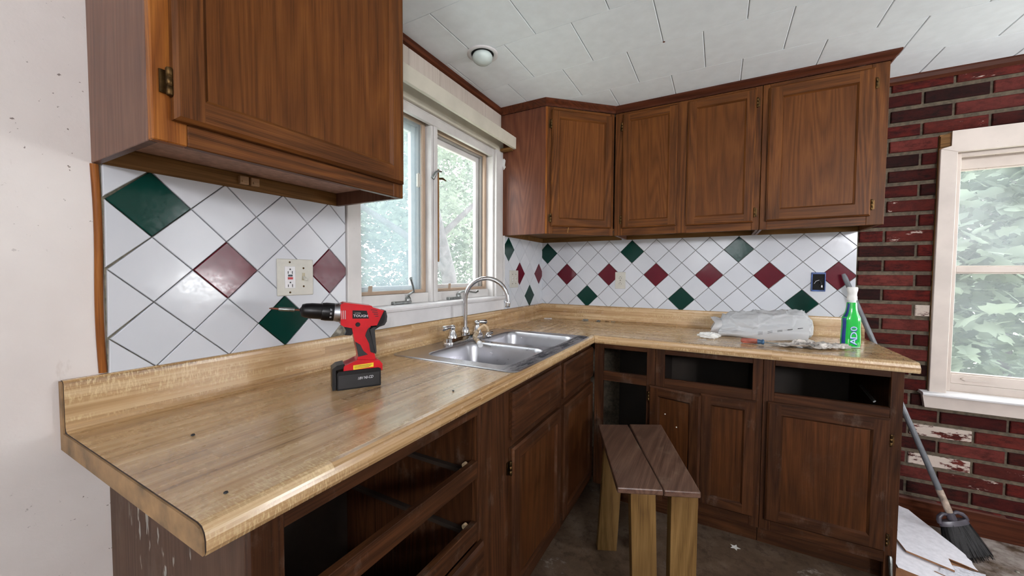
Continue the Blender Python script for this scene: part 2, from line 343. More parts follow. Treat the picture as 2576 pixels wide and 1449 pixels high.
# ceiling tiles, 12 inch, half-bond
def ctile(w):
    h = w/2-.0012; e = .005; h1 = .1524-.0003; e1 = .0012
    R = [[(-h, -h1, .008), (h, -h1, .008), (h, h1, .008), (-h, h1, .008)], [(-h, -h1, e*.35), (h, -h1, e*.35), (h, h1, e*.35), (-h, h1, e*.35)], [(-h+e*.5, -h1+e1, 0), (h-e*.5, -h1+e1, 0), (h-e*.5, h1-e1, 0), (-h+e*.5, h1-e1, 0)]]
    return MB().rings(R, 0, False)
ct0 = None; P_ = .3048
for rI in range(17):
    yc = -.265+.1524-P_*rI
    off = .04 if rI % 2 == 1 else .192
    for k in range(-1, 13):
        xa = max(off+P_*k, .002); xb = min(off+P_*(k+1), RX-.002)
        if xb-xa < .006: continue
        full = xb-xa > P_-.001
        yy = yc
        if rI == 0: pass
        if full and ct0 is not None:
            o = ct0.copy(); COL.objects.link(o); o.location = ((xa+xb)/2, yy, RZ)
        else:
            o = ctile(xb-xa).build('ceiling_tile', CEILM, CE, loc=((xa+xb)/2, yy, RZ))
            if full: ct0 = o
MB().lathe([(.004, 0), (.005, -.0012), (.002, -.002)], (.957, -.877, RZ-.0002), n=10).build('nail_head', RUST, CE)
# ---- diagonal tiles
Dg = .154
def clip(poly, a, b, c):   # keep a*x+b*y<=c
    out = []
    for i in range(len(poly)):
        p, q = poly[i], poly[(i+1) % len(poly)]; dp = a*p[0]+b*p[1]-c; dq = a*q[0]+b*q[1]-c
        if dp <= 0: out.append(p)
        if dp*dq < 0:
            t = dp/(dp-dq); out.append((p[0]+t*(q[0]-p[0]), p[1]+t*(q[1]-p[1])))
    return out
def tiles(parent, u0, z0, ua, ub, za, zb, mapf, skip=(), greens=lambda i, j: False, reds=lambda i, j: False):
    n = 0
    for i2 in range(-40, 40):
        for j2 in range(-5, 6):
            if (i2+j2) % 2: continue
            i, j = i2/2, j2/2; cu, cz = u0+i*Dg, z0+j*Dg
            if cu+Dg/2 < ua or cu-Dg/2 > ub: continue
            if (i, j) in skip: continue
            h = Dg/2-.0011; p0 = [(cu-h, cz), (cu, cz-h), (cu+h, cz), (cu, cz+h)]
            for a, b, c in ((-1, 0, -ua), (1, 0, ub), (0, -1, -za), (0, 1, zb)): p0 = clip(p0, a, b, c)
            q = [p for k, p in enumerate(p0) if math.hypot(p[0]-p0[k-1][0], p[1]-p0[k-1][1]) > .004]
            if len(q) < 3: continue
            p0 = q
            def inset(P, d):
                out = []
                for k in range(len(P)):
                    a, b, c = Vector(P[k-1]), Vector(P[k]), Vector(P[(k+1) % len(P)]); t1 = (b-a).normalized(); t2 = (c-b).normalized()
                    n1 = Vector((-t1.y, t1.x)); n2 = Vector((-t2.y, t2.x)); nn = (n1+n2).normalized(); out.append(tuple(b+nn*(d/max(.4, nn.dot(n1)))))
                return out
            p1, p2 = inset(p0, .0005), inset(p0, .0018)
            if len(p0) < 3 or len(p0) != len(p2) or len(p1) != len(p0): continue
            ar = abs(sum(p0[k][0]*p0[(k+1) % len(p0)][1]-p0[(k+1) % len(p0)][0]*p0[k][1] for k in range(len(p0))))/2
            if ar < .0004: continue
            R = [[mapf(p, .0) for p in p0], [mapf(p, .0055) for p in p1], [mapf(p, .0068) for p in p2]]
            mt = TG if greens(i, j) else TR if reds(i, j) else TW
            MB().rings(R, 0, False).build('tile', mt, parent); n += 1
    return n
gr = lambda i, j: (j == 1 and i % 4 == 3) or (j == -1 and i % 4 == 1)
rd = lambda i, j: j == 0 and i % 2 == 0
TB, TT = 1.019, 1.50
MB().box(0, 1.822, -.003, -.0002, TB, TT+.02).build('grout_bed', GROUT, WB)
tiles(WB, .2078, 1.2412, .004, 1.821, TB, TT, lambda p, h: (p[0], -.003-h, p[1]), greens=gr, reds=rd)
MB().box(.0002, .003, -2.332, -1.724, TB, TT).build('grout_bed', GROUT, WL)
tiles(WL, -2.0976, 1.2492, -2.331, -1.725, TB, TT, lambda p, h: (.003+h, p[0], p[1]), greens=gr, reds=rd, skip=((2.5, -1.5),))
MB().box(.0002, .003, -.60, -.0035, TB, TT).build('grout_bed', GROUT, WL)
tiles(WL, -.5271, 1.2437, -.599, -.004, TB, TT, lambda p, h: (.003+h, p[0], p[1]), greens=lambda i, j: (j == 1 and i % 4 == 0) or (j == -1 and i % 4 == 2), reds=lambda i, j: j == 0 and i % 2 == 1)
# broken mortar where the last tile fell out
m = MB(); R = []
for k in range(5):
    R.append([(.003+.004*math.sin(k*.8)+.002, -1.757+.024*math.cos(a)*(1-k*.2)+.003*math.sin(3*a), 1.040+.019*math.sin(a)*(1-k*.2)) for a in [q*math.pi/6 for q in range(12)]])
m.rings(R, 0, False).build('mortar_patch', DIRTG, WL)
# ---- bricks
CP_, BLn = .0748, .2275
bmesh_cache = {}
def brick(xa, xb, zc, kind):
    w = xb-xa; key = round(w, 3)
    if key not in bmesh_cache:
        h = .0275; d = .012; e = .003; m = MB()
        R = [[(-w/2, 0, -h), (w/2, 0, -h), (w/2, 0, h), (-w/2, 0, h)], [(-w/2, -d+e, -h), (w/2, -d+e, -h), (w/2, -d+e, h), (-w/2, -d+e, h)], [(-w/2+e, -d, -h+e), (w/2-e, -d, -h+e), (w/2-e, -d, h-e), (-w/2+e, -d, h-e)]]
        m.rings(R, 0, False, cap0=False); o = m.build('brick', BR[0], WB); bmesh_cache[key] = o; o.material_slots[0].link = 'OBJECT'
    else:
        o = bmesh_cache[key].copy(); COL.objects.link(o)
    o.material_slots[0].link = 'OBJECT'; o.material_slots[0].material = BR[kind]
    o.location = ((xa+xb)/2, random.uniform(.0, .003), zc+random.uniform(-.001, .001))
rb = random.Random(3); paint_at = {(2.11, .47): 3, (2.10, .32): 3, (2.12, 1.977): 4, (2.10, 1.071): 3, (2.0, 1.60): 4, (2.0, 1.44): 4, (2.4, .50): 4, (2.4, .35): 4, (2.3, .22): 4, (2.3, 2.2): 2, (2.42, 2.13): 2, (2.2, 2.2): 4}
for k in range(-16, 13):
    zc = 1.295+CP_*k; ev = k % 2 == 0; off = 1.925 if ev else 2.045
    for q in range(-2, 10):
        xa = off+BLn*q+.006; xb = xa+BLn-.012
        pieces = []
        if BZ0-.09 < zc-.0 < 1.945: 
            if xa < 2.10: pieces.append((xa, min(xb, 2.103)))
            if xb > 3.08: pieces.append((max(xa, 3.077), xb))
        else: pieces = [(xa, xb)]
        for a, b in pieces:
            a = max(a, 1.828); b = min(b, RX-.004)
            if b-a < .02: continue
            if zc+.028 > RZ-.005: continue
            kd = rb.choice([0, 0, 0, 1, 1, 0, 2, 0, 1])
            for (px, pz), v in paint_at.items():
                if a < px < b and abs(zc-pz) < .036: kd = v
            brick(a, b, zc, kd)
# ---- trims
struct('trim_1', MB().prism([(0, RZ), (0, RZ-.034), (.006, RZ-.034), (.016, RZ-.026), (.020, RZ-.010), (.020, RZ)], 'y', RY+.01, -.36-.27), CROWNY)
struct('trim_2', MB().prism([(0-.001, RZ), (-.001, RZ-.036), (-.012, RZ-.036), (-.024, RZ-.024), (-.028, RZ-.008), (-.028, RZ)], 'x', 1.86, RX-.01), CROWNO)
struct('baseboard_back', MB().prism([(-.001, .0), (-.001, .125), (-.008, .125), (-.014, .112), (-.014, .0)], 'x', 1.84, RX-.01), CROWNO)
# wood strip at the tile edge (slightly bowed half round)
R = []
for k in range(13):
    t = k/12; z = 1.022+t*.453; yc = -2.3385-.002*math.sin(t*math.pi*2)-.002*t; rr = .0068
    R.append([(.0005+rr*1.1*math.sin(a), yc+rr*math.cos(a), z) for a in [math.pi*q/8 for q in range(9)]])
struct('trim_3', MB().rings(R, 0, True), STRIPO)
# panelling above window_1
py = [-1.75, -1.60, -1.40, -1.198, -.995, -.801, -.622]
for a, b in zip(py, py[1:]): MB().box(.0005, .006, a+.001, b-.001, 2.03, RZ-.03).build('wall_panel', PANELM, WL, bevel=.0015, seg=1)

# ================================================================== WINDOW 1
W1 = struct('window_1', MB().box(-.118, -.10, WY0, WY1, WZ0-.02, WZ0+.02).box(-.118, -.10, WY0, WY1, WZ1-.05, WZ1).box(-.118, -.10, WY0, WY0+.02, WZ0, WZ1).box(-.118, -.10, WY1-.02, WY1, WZ0, WZ1), WPAINT)
def w1(name, mt, *b, bevel=.002): return MB().box(*b).build(name, mt, W1, bevel=bevel, seg=1)
w1('jamb', WPAINT, -.118, .0, WY1-.012, WY1, 1.10, WZ1); w1('jamb', WPAINT, -.118, .0, WY0, WY0+.012, 1.10, WZ1)
w1('head_jamb', WPAINT, -.118, .0, WY0+.012, WY1-.012, WZ1-.014, WZ1)
w1('casing', WPAINT, .0005, .018, -.695, -.604, 1.088, 2.02); w1('casing', WPAINT, .0005, .018, -1.722, -1.664, 1.02, 2.02)
w1('casing', WPAINT, .018, .026, -.618, -.604, 1.108, 2.0, bevel=.003)
w1('head_casing', CPAINT, .0005, .020, -1.722, -.604, 1.978, 2.052)
w1('head_trim', WPAINT, -.02, .0, WY0+.012, WY1-.012, 1.935, 1.972)
st = MB().prism([(-.10, 1.085), (-.10, 1.108), (.030, 1.108), (.038, 1.104), (.040, 1.096), (.036, 1.087), (.030, 1.085)], 'y', -1.722, -.606).build('sill', SPAINT, W1)
w1('apron', SPAINT, .0005, .022, -1.721, -.607, 1.022, 1.085)
w1('sill_rail', WPAINT, -.10, -.03, WY0+.012, WY1-.012, 1.108, 1.152)
w1('mullion', WPAINT, -.118, -.012, -1.240, -1.192, 1.108, 1.97); w1('mullion_cap', WPAINT, -.012, -.004, -1.226, -1.204, 1.108, 1.96)
w1('weathered_strip', RUSTW, -.030, -.008, -1.1915, -1.186, 1.30, 1.745, bevel=.001)
def casement(a, b, nm):   # inner screen frame, outer sash frame, pane
    s = MB()
    fw = .024
    for (x0, x1, mt, w, i) in ((-.062, -.045, 0, .020, 0), (-.082, -.064, 1, .018, .018), (-.104, -.084, 2, .040, .026)):
        ya, yb, za, zb = a+i*.6, b-i*.6, 1.153+i*.2, 1.955-i*.6
        s.box(x0, x1, ya, ya+w, za, zb, mt).box(x0, x1, yb-w, yb, za, zb, mt).box(x0, x1, ya+w, yb-w, za, za+w*.7, mt).box(x0, x1, ya+w, yb-w, zb-w, zb, mt)
    o = s.build('sash', [BEIGE, SASHG, WPAINT], W1, bevel=.0015, seg=1)
    MB().box(-.0955, -.0925, a+.05, b-.05, 1.17, 1.925).build('pane', GLASS, o)
    return o
cl = casement(-1.652, -1.242, 'l'); cr = casement(-1.190, -.708, 'r')
MB().box(-.0535, -.053, -1.634, -1.262, 1.165, 1.938).build('insect_screen', SCREEN, cl)
for y in (-1.573, -1.063): MB().prism([(y-.011, 1.163), (y+.009, 1.163), (y+.012, 1.192), (y-.008, 1.190)], 'x', -.0445, -.0435).build('screen_tab', BEIGE, W1)
def crank(y, up):
    c = MB(); c.box(-.045, -.012, y-.075, y+.03, 1.1085, 1.122); c.lathe([(.014, 0), (.013, .012), (.008, .018)], (-.025, y+.018, 1.122), n=12)
    o = c.build('crank_base', ZINC, W1, bevel=.003)
    if up: pts = [(-.022, y+.018, 1.138), (-.012, y+.012, 1.150), (.0, y+.028, 1.162), (.006, y+.018, 1.185), (.008, y+.004, 1.212), (.014, y-.004, 1.222)]
    else: pts = [(-.022, y+.018, 1.138), (-.008, y+.03, 1.148), (.004, y+.055, 1.150), (.008, y+.10, 1.142), (.010, y+.13, 1.138), (.010, y+.15, 1.146)]
    MB().tube(pts, [.006, .005, .005, .0045, .0045, .007], 8).build('crank_handle', ZINC, o)
crank(-1.40, True); crank(-1.03, False)
lt = MB().prism([(-1.305, 1.70), (-1.296, 1.705), (-1.280, 1.69), (-1.280, 1.655), (-1.296, 1.638), (-1.305, 1.642)], 'x', -.044, -.036).build('latch_plate', IVORY, W1, bevel=.001)
lv = MB().tube([(-.006, -1.236, 1.69), (.004, -1.228, 1.715), (.008, -1.212, 1.728), (.006, -1.19, 1.73)], [.010, .007, .005, .005], 8).build('latch_lever', ZINC, W1)
MB().tube([(-.01, -1.186, 1.70), (.0, -1.17, 1.702), (.006, -1.150, 1.694)], [.005, .006, .002], 8).build('latch_keeper', BRASS, W1)
# valance board
va = tag(bx('valance', CPAINT, None, .092, .110, -1.745, -.6225, 1.985, 2.052, bevel=.0015), 'cream painted valance board with cracked paint above the casement window over the sink', 'valance')
for a in (-.66, -1.70): MB().box(.021, .092, a, a+.032, 1.975, 1.990).build('bracket', YELO, va, bevel=.001)
# ================================================================== WINDOW 2
W2 = struct('window_2', MB().box(BX0, BX0+.02, .012, .13, BZ0, BZ1).box(BX1-.02, BX1, .012, .13, BZ0, BZ1).box(BX0, BX1, .012, .13, BZ1-.02, BZ1).box(BX0, BX1, .012, .13, BZ0-.03, BZ0), BPAINT)
def w2(name, mt, *b, bevel=.002, seg=1): return MB().box(*b).build(name, mt, W2, bevel=bevel, seg=seg)
w2('casing', BPAINT, 2.106, 2.165, -.032, -.013, .672, 1.852); w2('casing', BPAINT, 3.015, 3.075, -.032, -.013, .672, 1.852)
w2('casing_back', RUSTW, 2.107, 2.164, -.013, .012, .68, 1.925); w2('casing_back', RUSTW, 3.016, 3.073, -.013, .012, .68, 1.925)
MB().prism([(2.106, 1.853), (2.165, 1.832), (3.015, 1.832), (3.075, 1.853), (3.075, 1.862), (3.06, 1.932), (2.142, 1.932), (2.142, 1.862)], 'y', -.034, -.013).build('head_casing', BPAINT, W2, bevel=.0015, seg=1)
MB().prism([(2.107, 1.86), (2.142, 1.864), (2.142, 1.93), (2.107, 1.915)], 'y', -.024, -.013).build('torn_end_block', YELO, W2)
w2('stop', BPAINT, BX0+.001, BX0+.034, .0115, .03, BZ0, BZ1); w2('head_stop', BPAINT, BX0+.02, BX1-.02, .012, .03, 1.815, 1.85)
def sash(y0, y1, z0, z1, sw, bw, tw):
    s = MB(); a, b = BX0+.02, BX1-.02
    s.box(a, a+sw, y0, y1, z0, z1).box(b-sw, b, y0, y1, z0, z1).box(a+sw, b-sw, y0, y1, z0, z0+bw).box(a+sw, b-sw, y0, y1, z1-tw, z1)
    for (p, q, r_, t) in ((a+sw, b-sw, z0+bw, z0+bw+.006), (a+sw, b-sw, z1-tw-.006, z1-tw)): s.box(p, q, y0+.006, y1, r_, t)
    o = s.build('sash', BPAINT, W2, bevel=.002, seg=1)
    MB().box(a+sw, b-sw, (y0+y1)/2, (y0+y1)/2+.003, z0+bw, z1-tw).build('pane', GLASS, o); return o
sash(.075, .10, 1.262, 1.842, .012, .028, .075); lo = sash(.035, .06, .715, 1.290, .022, .048, .028)
MB().prism([(2.235, .742), (2.245, .748), (2.33, .746), (2.345, .741), (2.33, .735), (2.25, .734)], 'y', .026, .035).build('finger_lift', BPAINT, lo, bevel=.002)
MB().prism([(.034, .672), (.034, .715), (.10, .715), (.10, .672)], 'x', BX0+.02, BX1-.02).build('sill_step', BPAINT, W2, bevel=.004)
MB().prism([(-.062, .662), (-.064, .670), (-.058, .676), (.034, .680), (.034, .662)], 'x', 2.075, 3.11).build('stool', SPAINT, W2, bevel=.001)
MB().prism([(2.082, .661), (3.10, .661), (3.09, .598), (2.092, .598)], 'y', -.036, -.013).build('apron', BPAINT, W2, bevel=.003)
# unseen openings: window_3 placed from its tile shadow, the next two added for fill
W3 = struct('window_3', MB().box(2.95, 2.98, RY-.12, RY, 1.72, 2.14).box(3.72, 3.75, RY-.12, RY, 1.72, 2.14).box(2.98, 3.72, RY-.12, RY, 1.72, 1.75).box(2.98, 3.72, RY-.12, RY, 2.11, 2.14), WPAINT)
D1 = struct('fill_door', MB().box(RX-.012, RX-.001, -1.05, -.85, .01, 2.05).box(RX-.012, RX-.001, -.15, -.04, .01, 2.05).box(RX-.012, RX-.001, -.85, -.15, 1.95, 2.05).box(RX-.012, RX-.001, -.85, -.15, .01, 1.0).box(RX+.03, RX+.07, -.85, -.15, 1.45, 1.49), WPAINT)  # half-glazed door added to let fill in, set where a red tile reflects

struct('fill_window', MB().box(.7, .73, RY-.12, RY, 1.42, 2.05).box(1.57, 1.6, RY-.12, RY, 1.42, 2.05).box(.73, 1.57, RY-.12, RY, 1.42, 1.45).box(.73, 1.57, RY-.12, RY, 2.02, 2.05), WPAINT)  # invented opening that lets the upward ceiling fill through
# ================================================================== EXTERIOR
gd = MB().box(-25, 25, -25, 25, -.75, -.7).build('ground', GRASS); tag(gd, kind=S)
def leafshape(): return [(0, 0), (.35, .08), (.28, .3), (.5, .42), (.22, .55), (.2, .8), (0, 1), (-.2, .8), (-.22, .55), (-.5, .42), (-.28, .3), (-.35, .08)]
LS = leafshape()
def tree(name, base, label, trunk_pts, trad, blobs, nleaf, lsize, seed, branches=()):
    t = empty(name, base, 0, label, 'tree'); rn = random.Random(seed); B = Vector(base)
    tr = MB(); tr.tube([Vector(p)-B for p in trunk_pts], trad, 10)
    for pts, rr in branches: tr.tube([Vector(p)-B for p in pts], rr, 8)
    tr.build('trunk', BARK, t)
    v = []; fc = []; tot = sum(b[3]*b[4]*b[5] for b in blobs)
    for (cx, cy, cz, rx, ry, rz) in blobs:
        for _ in range(int(nleaf*rx*ry*rz/tot)):
            while True:
                p = Vector((rn.uniform(-1, 1), rn.uniform(-1, 1), rn.uniform(-1, 1)))
                if p.length < 1: break
            w = noise.noise(Vector((p.x*rx, p.y*ry, p.z*rz))*1.6+Vector((seed, 0, 0)))
            if w < -.30: continue
            c = Vector((cx+p.x*rx, cy+p.y*ry, cz+p.z*rz))-B
            a = rn.uniform(0, 6.28); tl = Vector((rn.gauss(0, .6), rn.gauss(0, .6), 1)).normalized()
            e1 = Vector((math.cos(a), math.sin(a), 0)); e1 = (e1-tl*e1.dot(tl)).normalized(); e2 = tl.cross(e1); s = lsize*rn.uniform(.6, 1.25)
            b0 = len(v); v += [tuple(c+e1*(x*s)+e2*(y*s)-Vector((0, 0, .12*s*abs(x)))) for x, y in LS]; fc.append(list(range(b0, b0+12)))
    me = bpy.data.meshes.new('foliage'); me.from_pydata(v, [], fc); me.materials.append(LEAF)
    o = bpy.data.objects.new('foliage', me); COL.objects.link(o); o.parent = t; tag(o, kind='stuff'); return t
tree('tree', (-3.2, 3.0, -.7), 'leaning grey trunked tree seen through the right casement pane',
     [(-3.0, 2.9, -.7), (-3.05, 2.75, 1.2), (-3.2, 2.4, 2.6), (-3.4, 1.9, 4.2)], [.16, .13, .11, .07],
     [(-3.4, 1.8, 4.0, 1.6, 1.6, 1.1), (-4.6, 3.6, 2.6, 1.4, 1.4, .9)], 5000, .12, 1,
     [([(-3.05, 2.75, 1.2), (-3.2, 2.2, 1.7), (-3.5, 1.6, 2.1), (-3.9, .8, 2.6)], [.07, .06, .05, .02]), ([(-3.1, 2.6, 1.9), (-2.8, 3.3, 2.6), (-2.7, 3.9, 3.4)], [.06, .04, .02])])
tree('tree', (-6.5, 5.5, -.7), 'broad leafy tree behind the leaning trunk outside the casement window', [(-6.5, 5.5, -.7), (-6.5, 5.4, 3)], [.2, .12],
     [(-7.0, 6.2, 2.6, 1.6, 4.6, 3.4)], 26000, .15, 2)
tree('tree', (-6.0, .2, -.7), 'dense bushy tree seen through the left screened casement pane', [(-6.0, .2, -.7), (-6.0, .2, 3)], [.2, .12],
     [(-6.2, 0.2, 1.4, 1.6, 2.0, 2.2)], 7000, .15, 3)
tree('maple_tree', (4.6, 2.9, -.7), 'maple tree with large pale leaves close outside the double hung window', [(4.7, 3.2, -.7), (4.7, 3.2, 3)], [.14, .1],
     [(4.2, 3.2, 1.5, 1.9, .9, 1.9)], 5600, .19, 4)
tree('tree', (5.6, 7.0, -.7), 'pale distant tree behind the maple outside the double hung window', [(5.6, 7.5, -.7), (5.6, 7.5, 4)], [.2, .12],
     [(6.4, 7.8, 1.8, 3.8, 1.6, 3.4)], 15000, .17, 5)

# ================================================================== CABINETS (local frame: x right, y into cabinet, z up)
def door(parent, x0, x1, z0, z1, fw=.045, t=.019, mv=None, mh=None, mp=None, hinge=None, hz=None, ox=0, oy=0, rz=0, name='door', knuckle=BRASS, notes=None):
    mv = mv or OAK['z']; mh = mh or OAK['x']; mp = mp or OAKP
    w, h = x1-x0, z1-z0; e = .007; s = MB()
    def rg(i, y): return [(i, y, i), (w-i, y, i), (w-i, y, h-i), (i, y, h-i)]
    def ring(a, b):
        for k in range(4): s.add([a[k], a[(k+1) % 4], b[(k+1) % 4], b[k]], [(0, 1, 2, 3)], 1 if k in (0, 2) else 0)
    A = rg(.0, 0); B = rg(0, -t+.006); C = rg(e, -t); F = rg(fw, -t); Gq = rg(fw+.008, -t+.009)
    ring(A, B); ring(B, C); ring(F, Gq)
    y = -t
    s.add([(e, y, e), (fw, y, e), (fw, y, h-e), (e, y, h-e)], [(0, 1, 2, 3)], 0); s.add([(w-fw, y, e), (w-e, y, e), (w-e, y, h-e), (w-fw, y, h-e)], [(0, 1, 2, 3)], 0)
    s.add([(fw, y, e), (w-fw, y, e), (w-fw, y, fw), (fw, y, fw)], [(0, 1, 2, 3)], 1); s.add([(fw, y, h-fw), (w-fw, y, h-fw), (w-fw, y, h-e), (fw, y, h-e)], [(0, 1, 2, 3)], 1)
    s.add(rg(0, 0), [(3, 2, 1, 0)], 0)
    o = s.build(name, [mv, mh], parent, loc=(x0+ox, oy-.0006, z0), rz=rz, fix=False)
    pi = fw+.0078
    MB().box(pi, w-pi, -t+.0088, -.001, pi, h-pi).build('panel', mp, o)
    for hh in (hz or []):
        hx = -.004 if hinge == 'l' else w+.004
        k = MB(); k.lathe([(.0045, -.024), (.0055, -.022), (.0055, -.008), (.0045, -.0075), (.0055, -.007), (.0055, .007), (.0045, .0075), (.0055, .008), (.0055, .022), (.0045, .024)], (hx, -.010, hh-z0), n=10)
        sgn = -1 if hinge == 'l' else 1
        xa, xb = sorted((hx, hx+sgn*.012)); k.box(xa, xb, -.0035, -.0005, hh-z0-.020, hh-z0+.020)
        k.build('hinge', knuckle, o)
    return o
def board(name, parent, mt, *b, bevel=.0012): return bx(name, mt, parent, *b, bevel=bevel)
Rz90 = math.pi/2
ZT, ZB = 2.200, 1.476
# --- left upper cabinet
c = empty('upper_cabinet', (.315, -2.345, ZB), Rz90, 'large oak wall cabinet at upper left hanging beside the window over the tiles', 'cabinet')
H = ZT-ZB
board('side_panel', c, SIDEO, 0, .014, .019, .313, 0, H); board('side_panel', c, SIDEO, .581, .595, .019, .313, 0, H)
board('stile', c, STRIPO, 0, .05, 0, .019, 0, H, bevel=.002); board('stile', c, OAK['z'], .555, .595, 0, .019, 0, H, bevel=.002)
board('rail', c, OAK['x'], .05, .555, 0, .019, 0, .058, bevel=.002); board('rail', c, OAK['x'], .05, .555, 0, .019, H-.06, H, bevel=.002)
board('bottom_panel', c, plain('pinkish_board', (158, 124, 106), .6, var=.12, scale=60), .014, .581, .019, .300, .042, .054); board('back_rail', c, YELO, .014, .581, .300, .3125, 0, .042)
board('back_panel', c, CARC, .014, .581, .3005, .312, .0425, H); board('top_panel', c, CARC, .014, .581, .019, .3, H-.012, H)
door(c, .026, .583, .040, H-.02, .045, hinge='l', hz=[.104, H-.12])
k = MB()
for q in (.275, .303): k.box(q, q+.022, .288, .300, .012, .034).box(q+.004, q+.018, .284, .288, .016, .022)
k.build('clip', plain('brown_clip', (150, 118, 84), .5), c, bevel=.001)
MB().prism([(-.0, H), (.019, H+.035), (.313, H+.035), (.313, H)], 'x', .0, .595).build('top_filler', CROWNO, c)
# --- back wall upper cabinets
def upper(x0, x1, label, doors, stiles, extra_right=False):
    c = empty('upper_cabinet', (x0, -.32, ZB), 0, label, 'cabinet'); w = x1-x0
    board('side_panel', c, SIDEO, .0006, .014, .019, .318, 0, H); board('side_panel', c, OAK['z'], w-.014, w-.0006, .019, .318, 0, H)
    for a, b in stiles: board('stile', c, OAK['z'], a-x0, b-x0, 0, .019, 0, H, bevel=.0015)
    board('rail', c, OAK['x'], stiles[0][1]-x0, stiles[-1][0]-x0, .0005, .019, 0, .06); board('rail', c, OAK['x'], stiles[0][1]-x0, stiles[-1][0]-x0, .0005, .019, H-.05, H)
    board('bottom_panel', c, YELO, .014, w-.014, .019, .31, .03, .042); board('back_rail', c, YELO, .014, w-.014, .296, .309, 0, .03); board('back_panel', c, CARC, .014, w-.014, .31, .3165, .0, H)
    for d in doors: door(c, d[0]-x0, d[1]-x0, d[2]-ZB, d[3]-ZB, d[4], hinge=d[5], hz=[d[2]-ZB+.05, d[3]-ZB-.07])
    return c
upper(.622, 1.359, 'two door oak wall cabinet in the middle of the back wall row', [(.668, .968, 1.518, 2.186, .042, 'l'), (1.018, 1.333, 1.514, 2.186, .042, 'r')], [(.6226, .672), (.962, 1.022), (1.326, 1.3588)])
upper(1.361, 1.833, 'wide single door oak wall cabinet next to the brick wall', [(1.386, 1.782, 1.516, 2.178, .055, 'r')], [(1.3612, 1.392), (1.772, 1.833)])
# --- corner diagonal cabinet
cw = math.hypot(.32, .30); ang = math.atan2(.30, .32)
c = empty('upper_cabinet', (.300, -.620, ZB), 0, 'angled corner oak wall cabinet between the window and the back wall', 'cabinet')
board('side_panel', c, oak('oak_rosy_side', 'z', (112, 68, 48), (92, 53, 36), (68, 36, 24), .34, .6), -.297, -.002, 0, .014, 0, H)
MB().prism([(-.297, .014), (-.002, .014), (.31, .30), (.3195, .31), (.3195, .618), (-.297, .618)], 'z', .030, .042).build('bottom_panel', YELO, c)
MB().prism([(-.297, .014), (-.002, .014), (.31, .30), (.3195, .31), (.3195, .618), (-.297, .618)], 'z', H-.012, H).build('top_panel', CARC, c)
board('back_rail', c, YELO, -.293, .3, .604, .615, 0, .03); board('back_rail', c, YELO, -.293, -.283, .02, .6, 0, .03)
def rot(name, mt, *b, bevel=.0015):
    return MB().box(*b).build(name, mt, c, bevel=bevel, seg=1, loc=(0, 0, 0), rz=ang)
rot('stile', STRIPO, 0, .012, .001, .019, 0, H); rot('stile', OAK['z'], .012, .046, .0, .019, 0, H); rot('stile', OAK['z'], .408, cw-.004, .0, .019, 0, H)
rot('rail', OAK['x'], .046, .408, .0005, .019, 0, .06); rot('rail', OAK['x'], .046, .408, .0005, .019, H-.05, H)
dd = door(c, 0, .380, .042, H-.02, .044, hinge='l', hz=[.09, H-.10], ox=.034*math.cos(ang), oy=.034*math.sin(ang), rz=ang)
MB().tube([(.13, .02, .0), (.13, .035, .03)], .003, 6).build('catch', YELO, c)
# crown along the wall cabinets
prof = lambda s: [(0, 0), (0, .035), (s*-.030, .035), (s*-.027, .026), (s*-.014, .014), (s*-.008, .0)]
cr = empty('crown_moulding', (0, 0, ZT), 0, 'dark oak crown moulding along the tops of the back wall cabinets', 'moulding')
pth = [(.003, -.6205), (.2995, -.6205), (.6205, -.3205), (1.8335, -.3205), (1.8335, -.002)]
def off(i, d):
    p = Vector(pth[i]); ns = []
    for a, b in ((i-1, i), (i, i+1)):
        if a < 0 or b >= len(pth): continue
        t = (Vector(pth[b])-Vector(pth[a])).normalized(); ns.append(Vector((t.y, -t.x)))
    n = sum(ns, Vector((0, 0))).normalized(); k = n.dot(ns[0]); return p+n*(d/k)
pr = [(-.0, .001), (.006, .0), (.012, .010), (.026, .022), (.030, .027), (.030, .0345), (-.0, .0345)]
for i in range(len(pth)-1):
    m = MB(); R = [[(*off(j, d), z) for d, z in pr] for j in (i, i+1)]; m.rings(R, 0, False)
    m.build('moulding_length', CROWNO if i == 2 else CROWNY, cr)

# --- base cabinets, window run
BZ = .874
FX = .585
def bface(name, mt, parent, *b): return board(name, parent, mt, *b)
c = empty('base_cabinet', (FX, -2.335, 0), Rz90, 'base cabinet with missing drawers at the near left end of the counter', 'cabinet')
bface('side_panel', SIDEW, c, 0, .016, .019, FX-.002, 0, BZ); bface('side_panel', BOAK['z'], c, .602, .6175, .019, FX-.002, .10, BZ)
bface('stile', BOAK['z'], c, 0, .049, 0, .019, .10, BZ); bface('stile', BOAK['z'], c, .600, .6178, 0, .019, .10, BZ)
for a, b in ((.836, BZ), (.652, .702), (.466, .521), (.29, .31), (.10, .135)): bface('rail', BOAK['x'], c, .049, .600, .0005, .019, a, b)
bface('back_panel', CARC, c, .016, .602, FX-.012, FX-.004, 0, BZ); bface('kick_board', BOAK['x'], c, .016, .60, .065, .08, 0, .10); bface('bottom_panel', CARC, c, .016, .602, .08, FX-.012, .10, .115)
for z in (.66, .478):
    for x in (.585, .0165):
        k = MB().box(x, x+.016, .03, FX-.03, z, z+.012); k.build('drawer_slide', CARC, c)
    MB().lathe([(.008, 0), (.008, .010)], (.578, .032, z+.030), (1, 0, 0), 12).build('roller', HOSE, c)
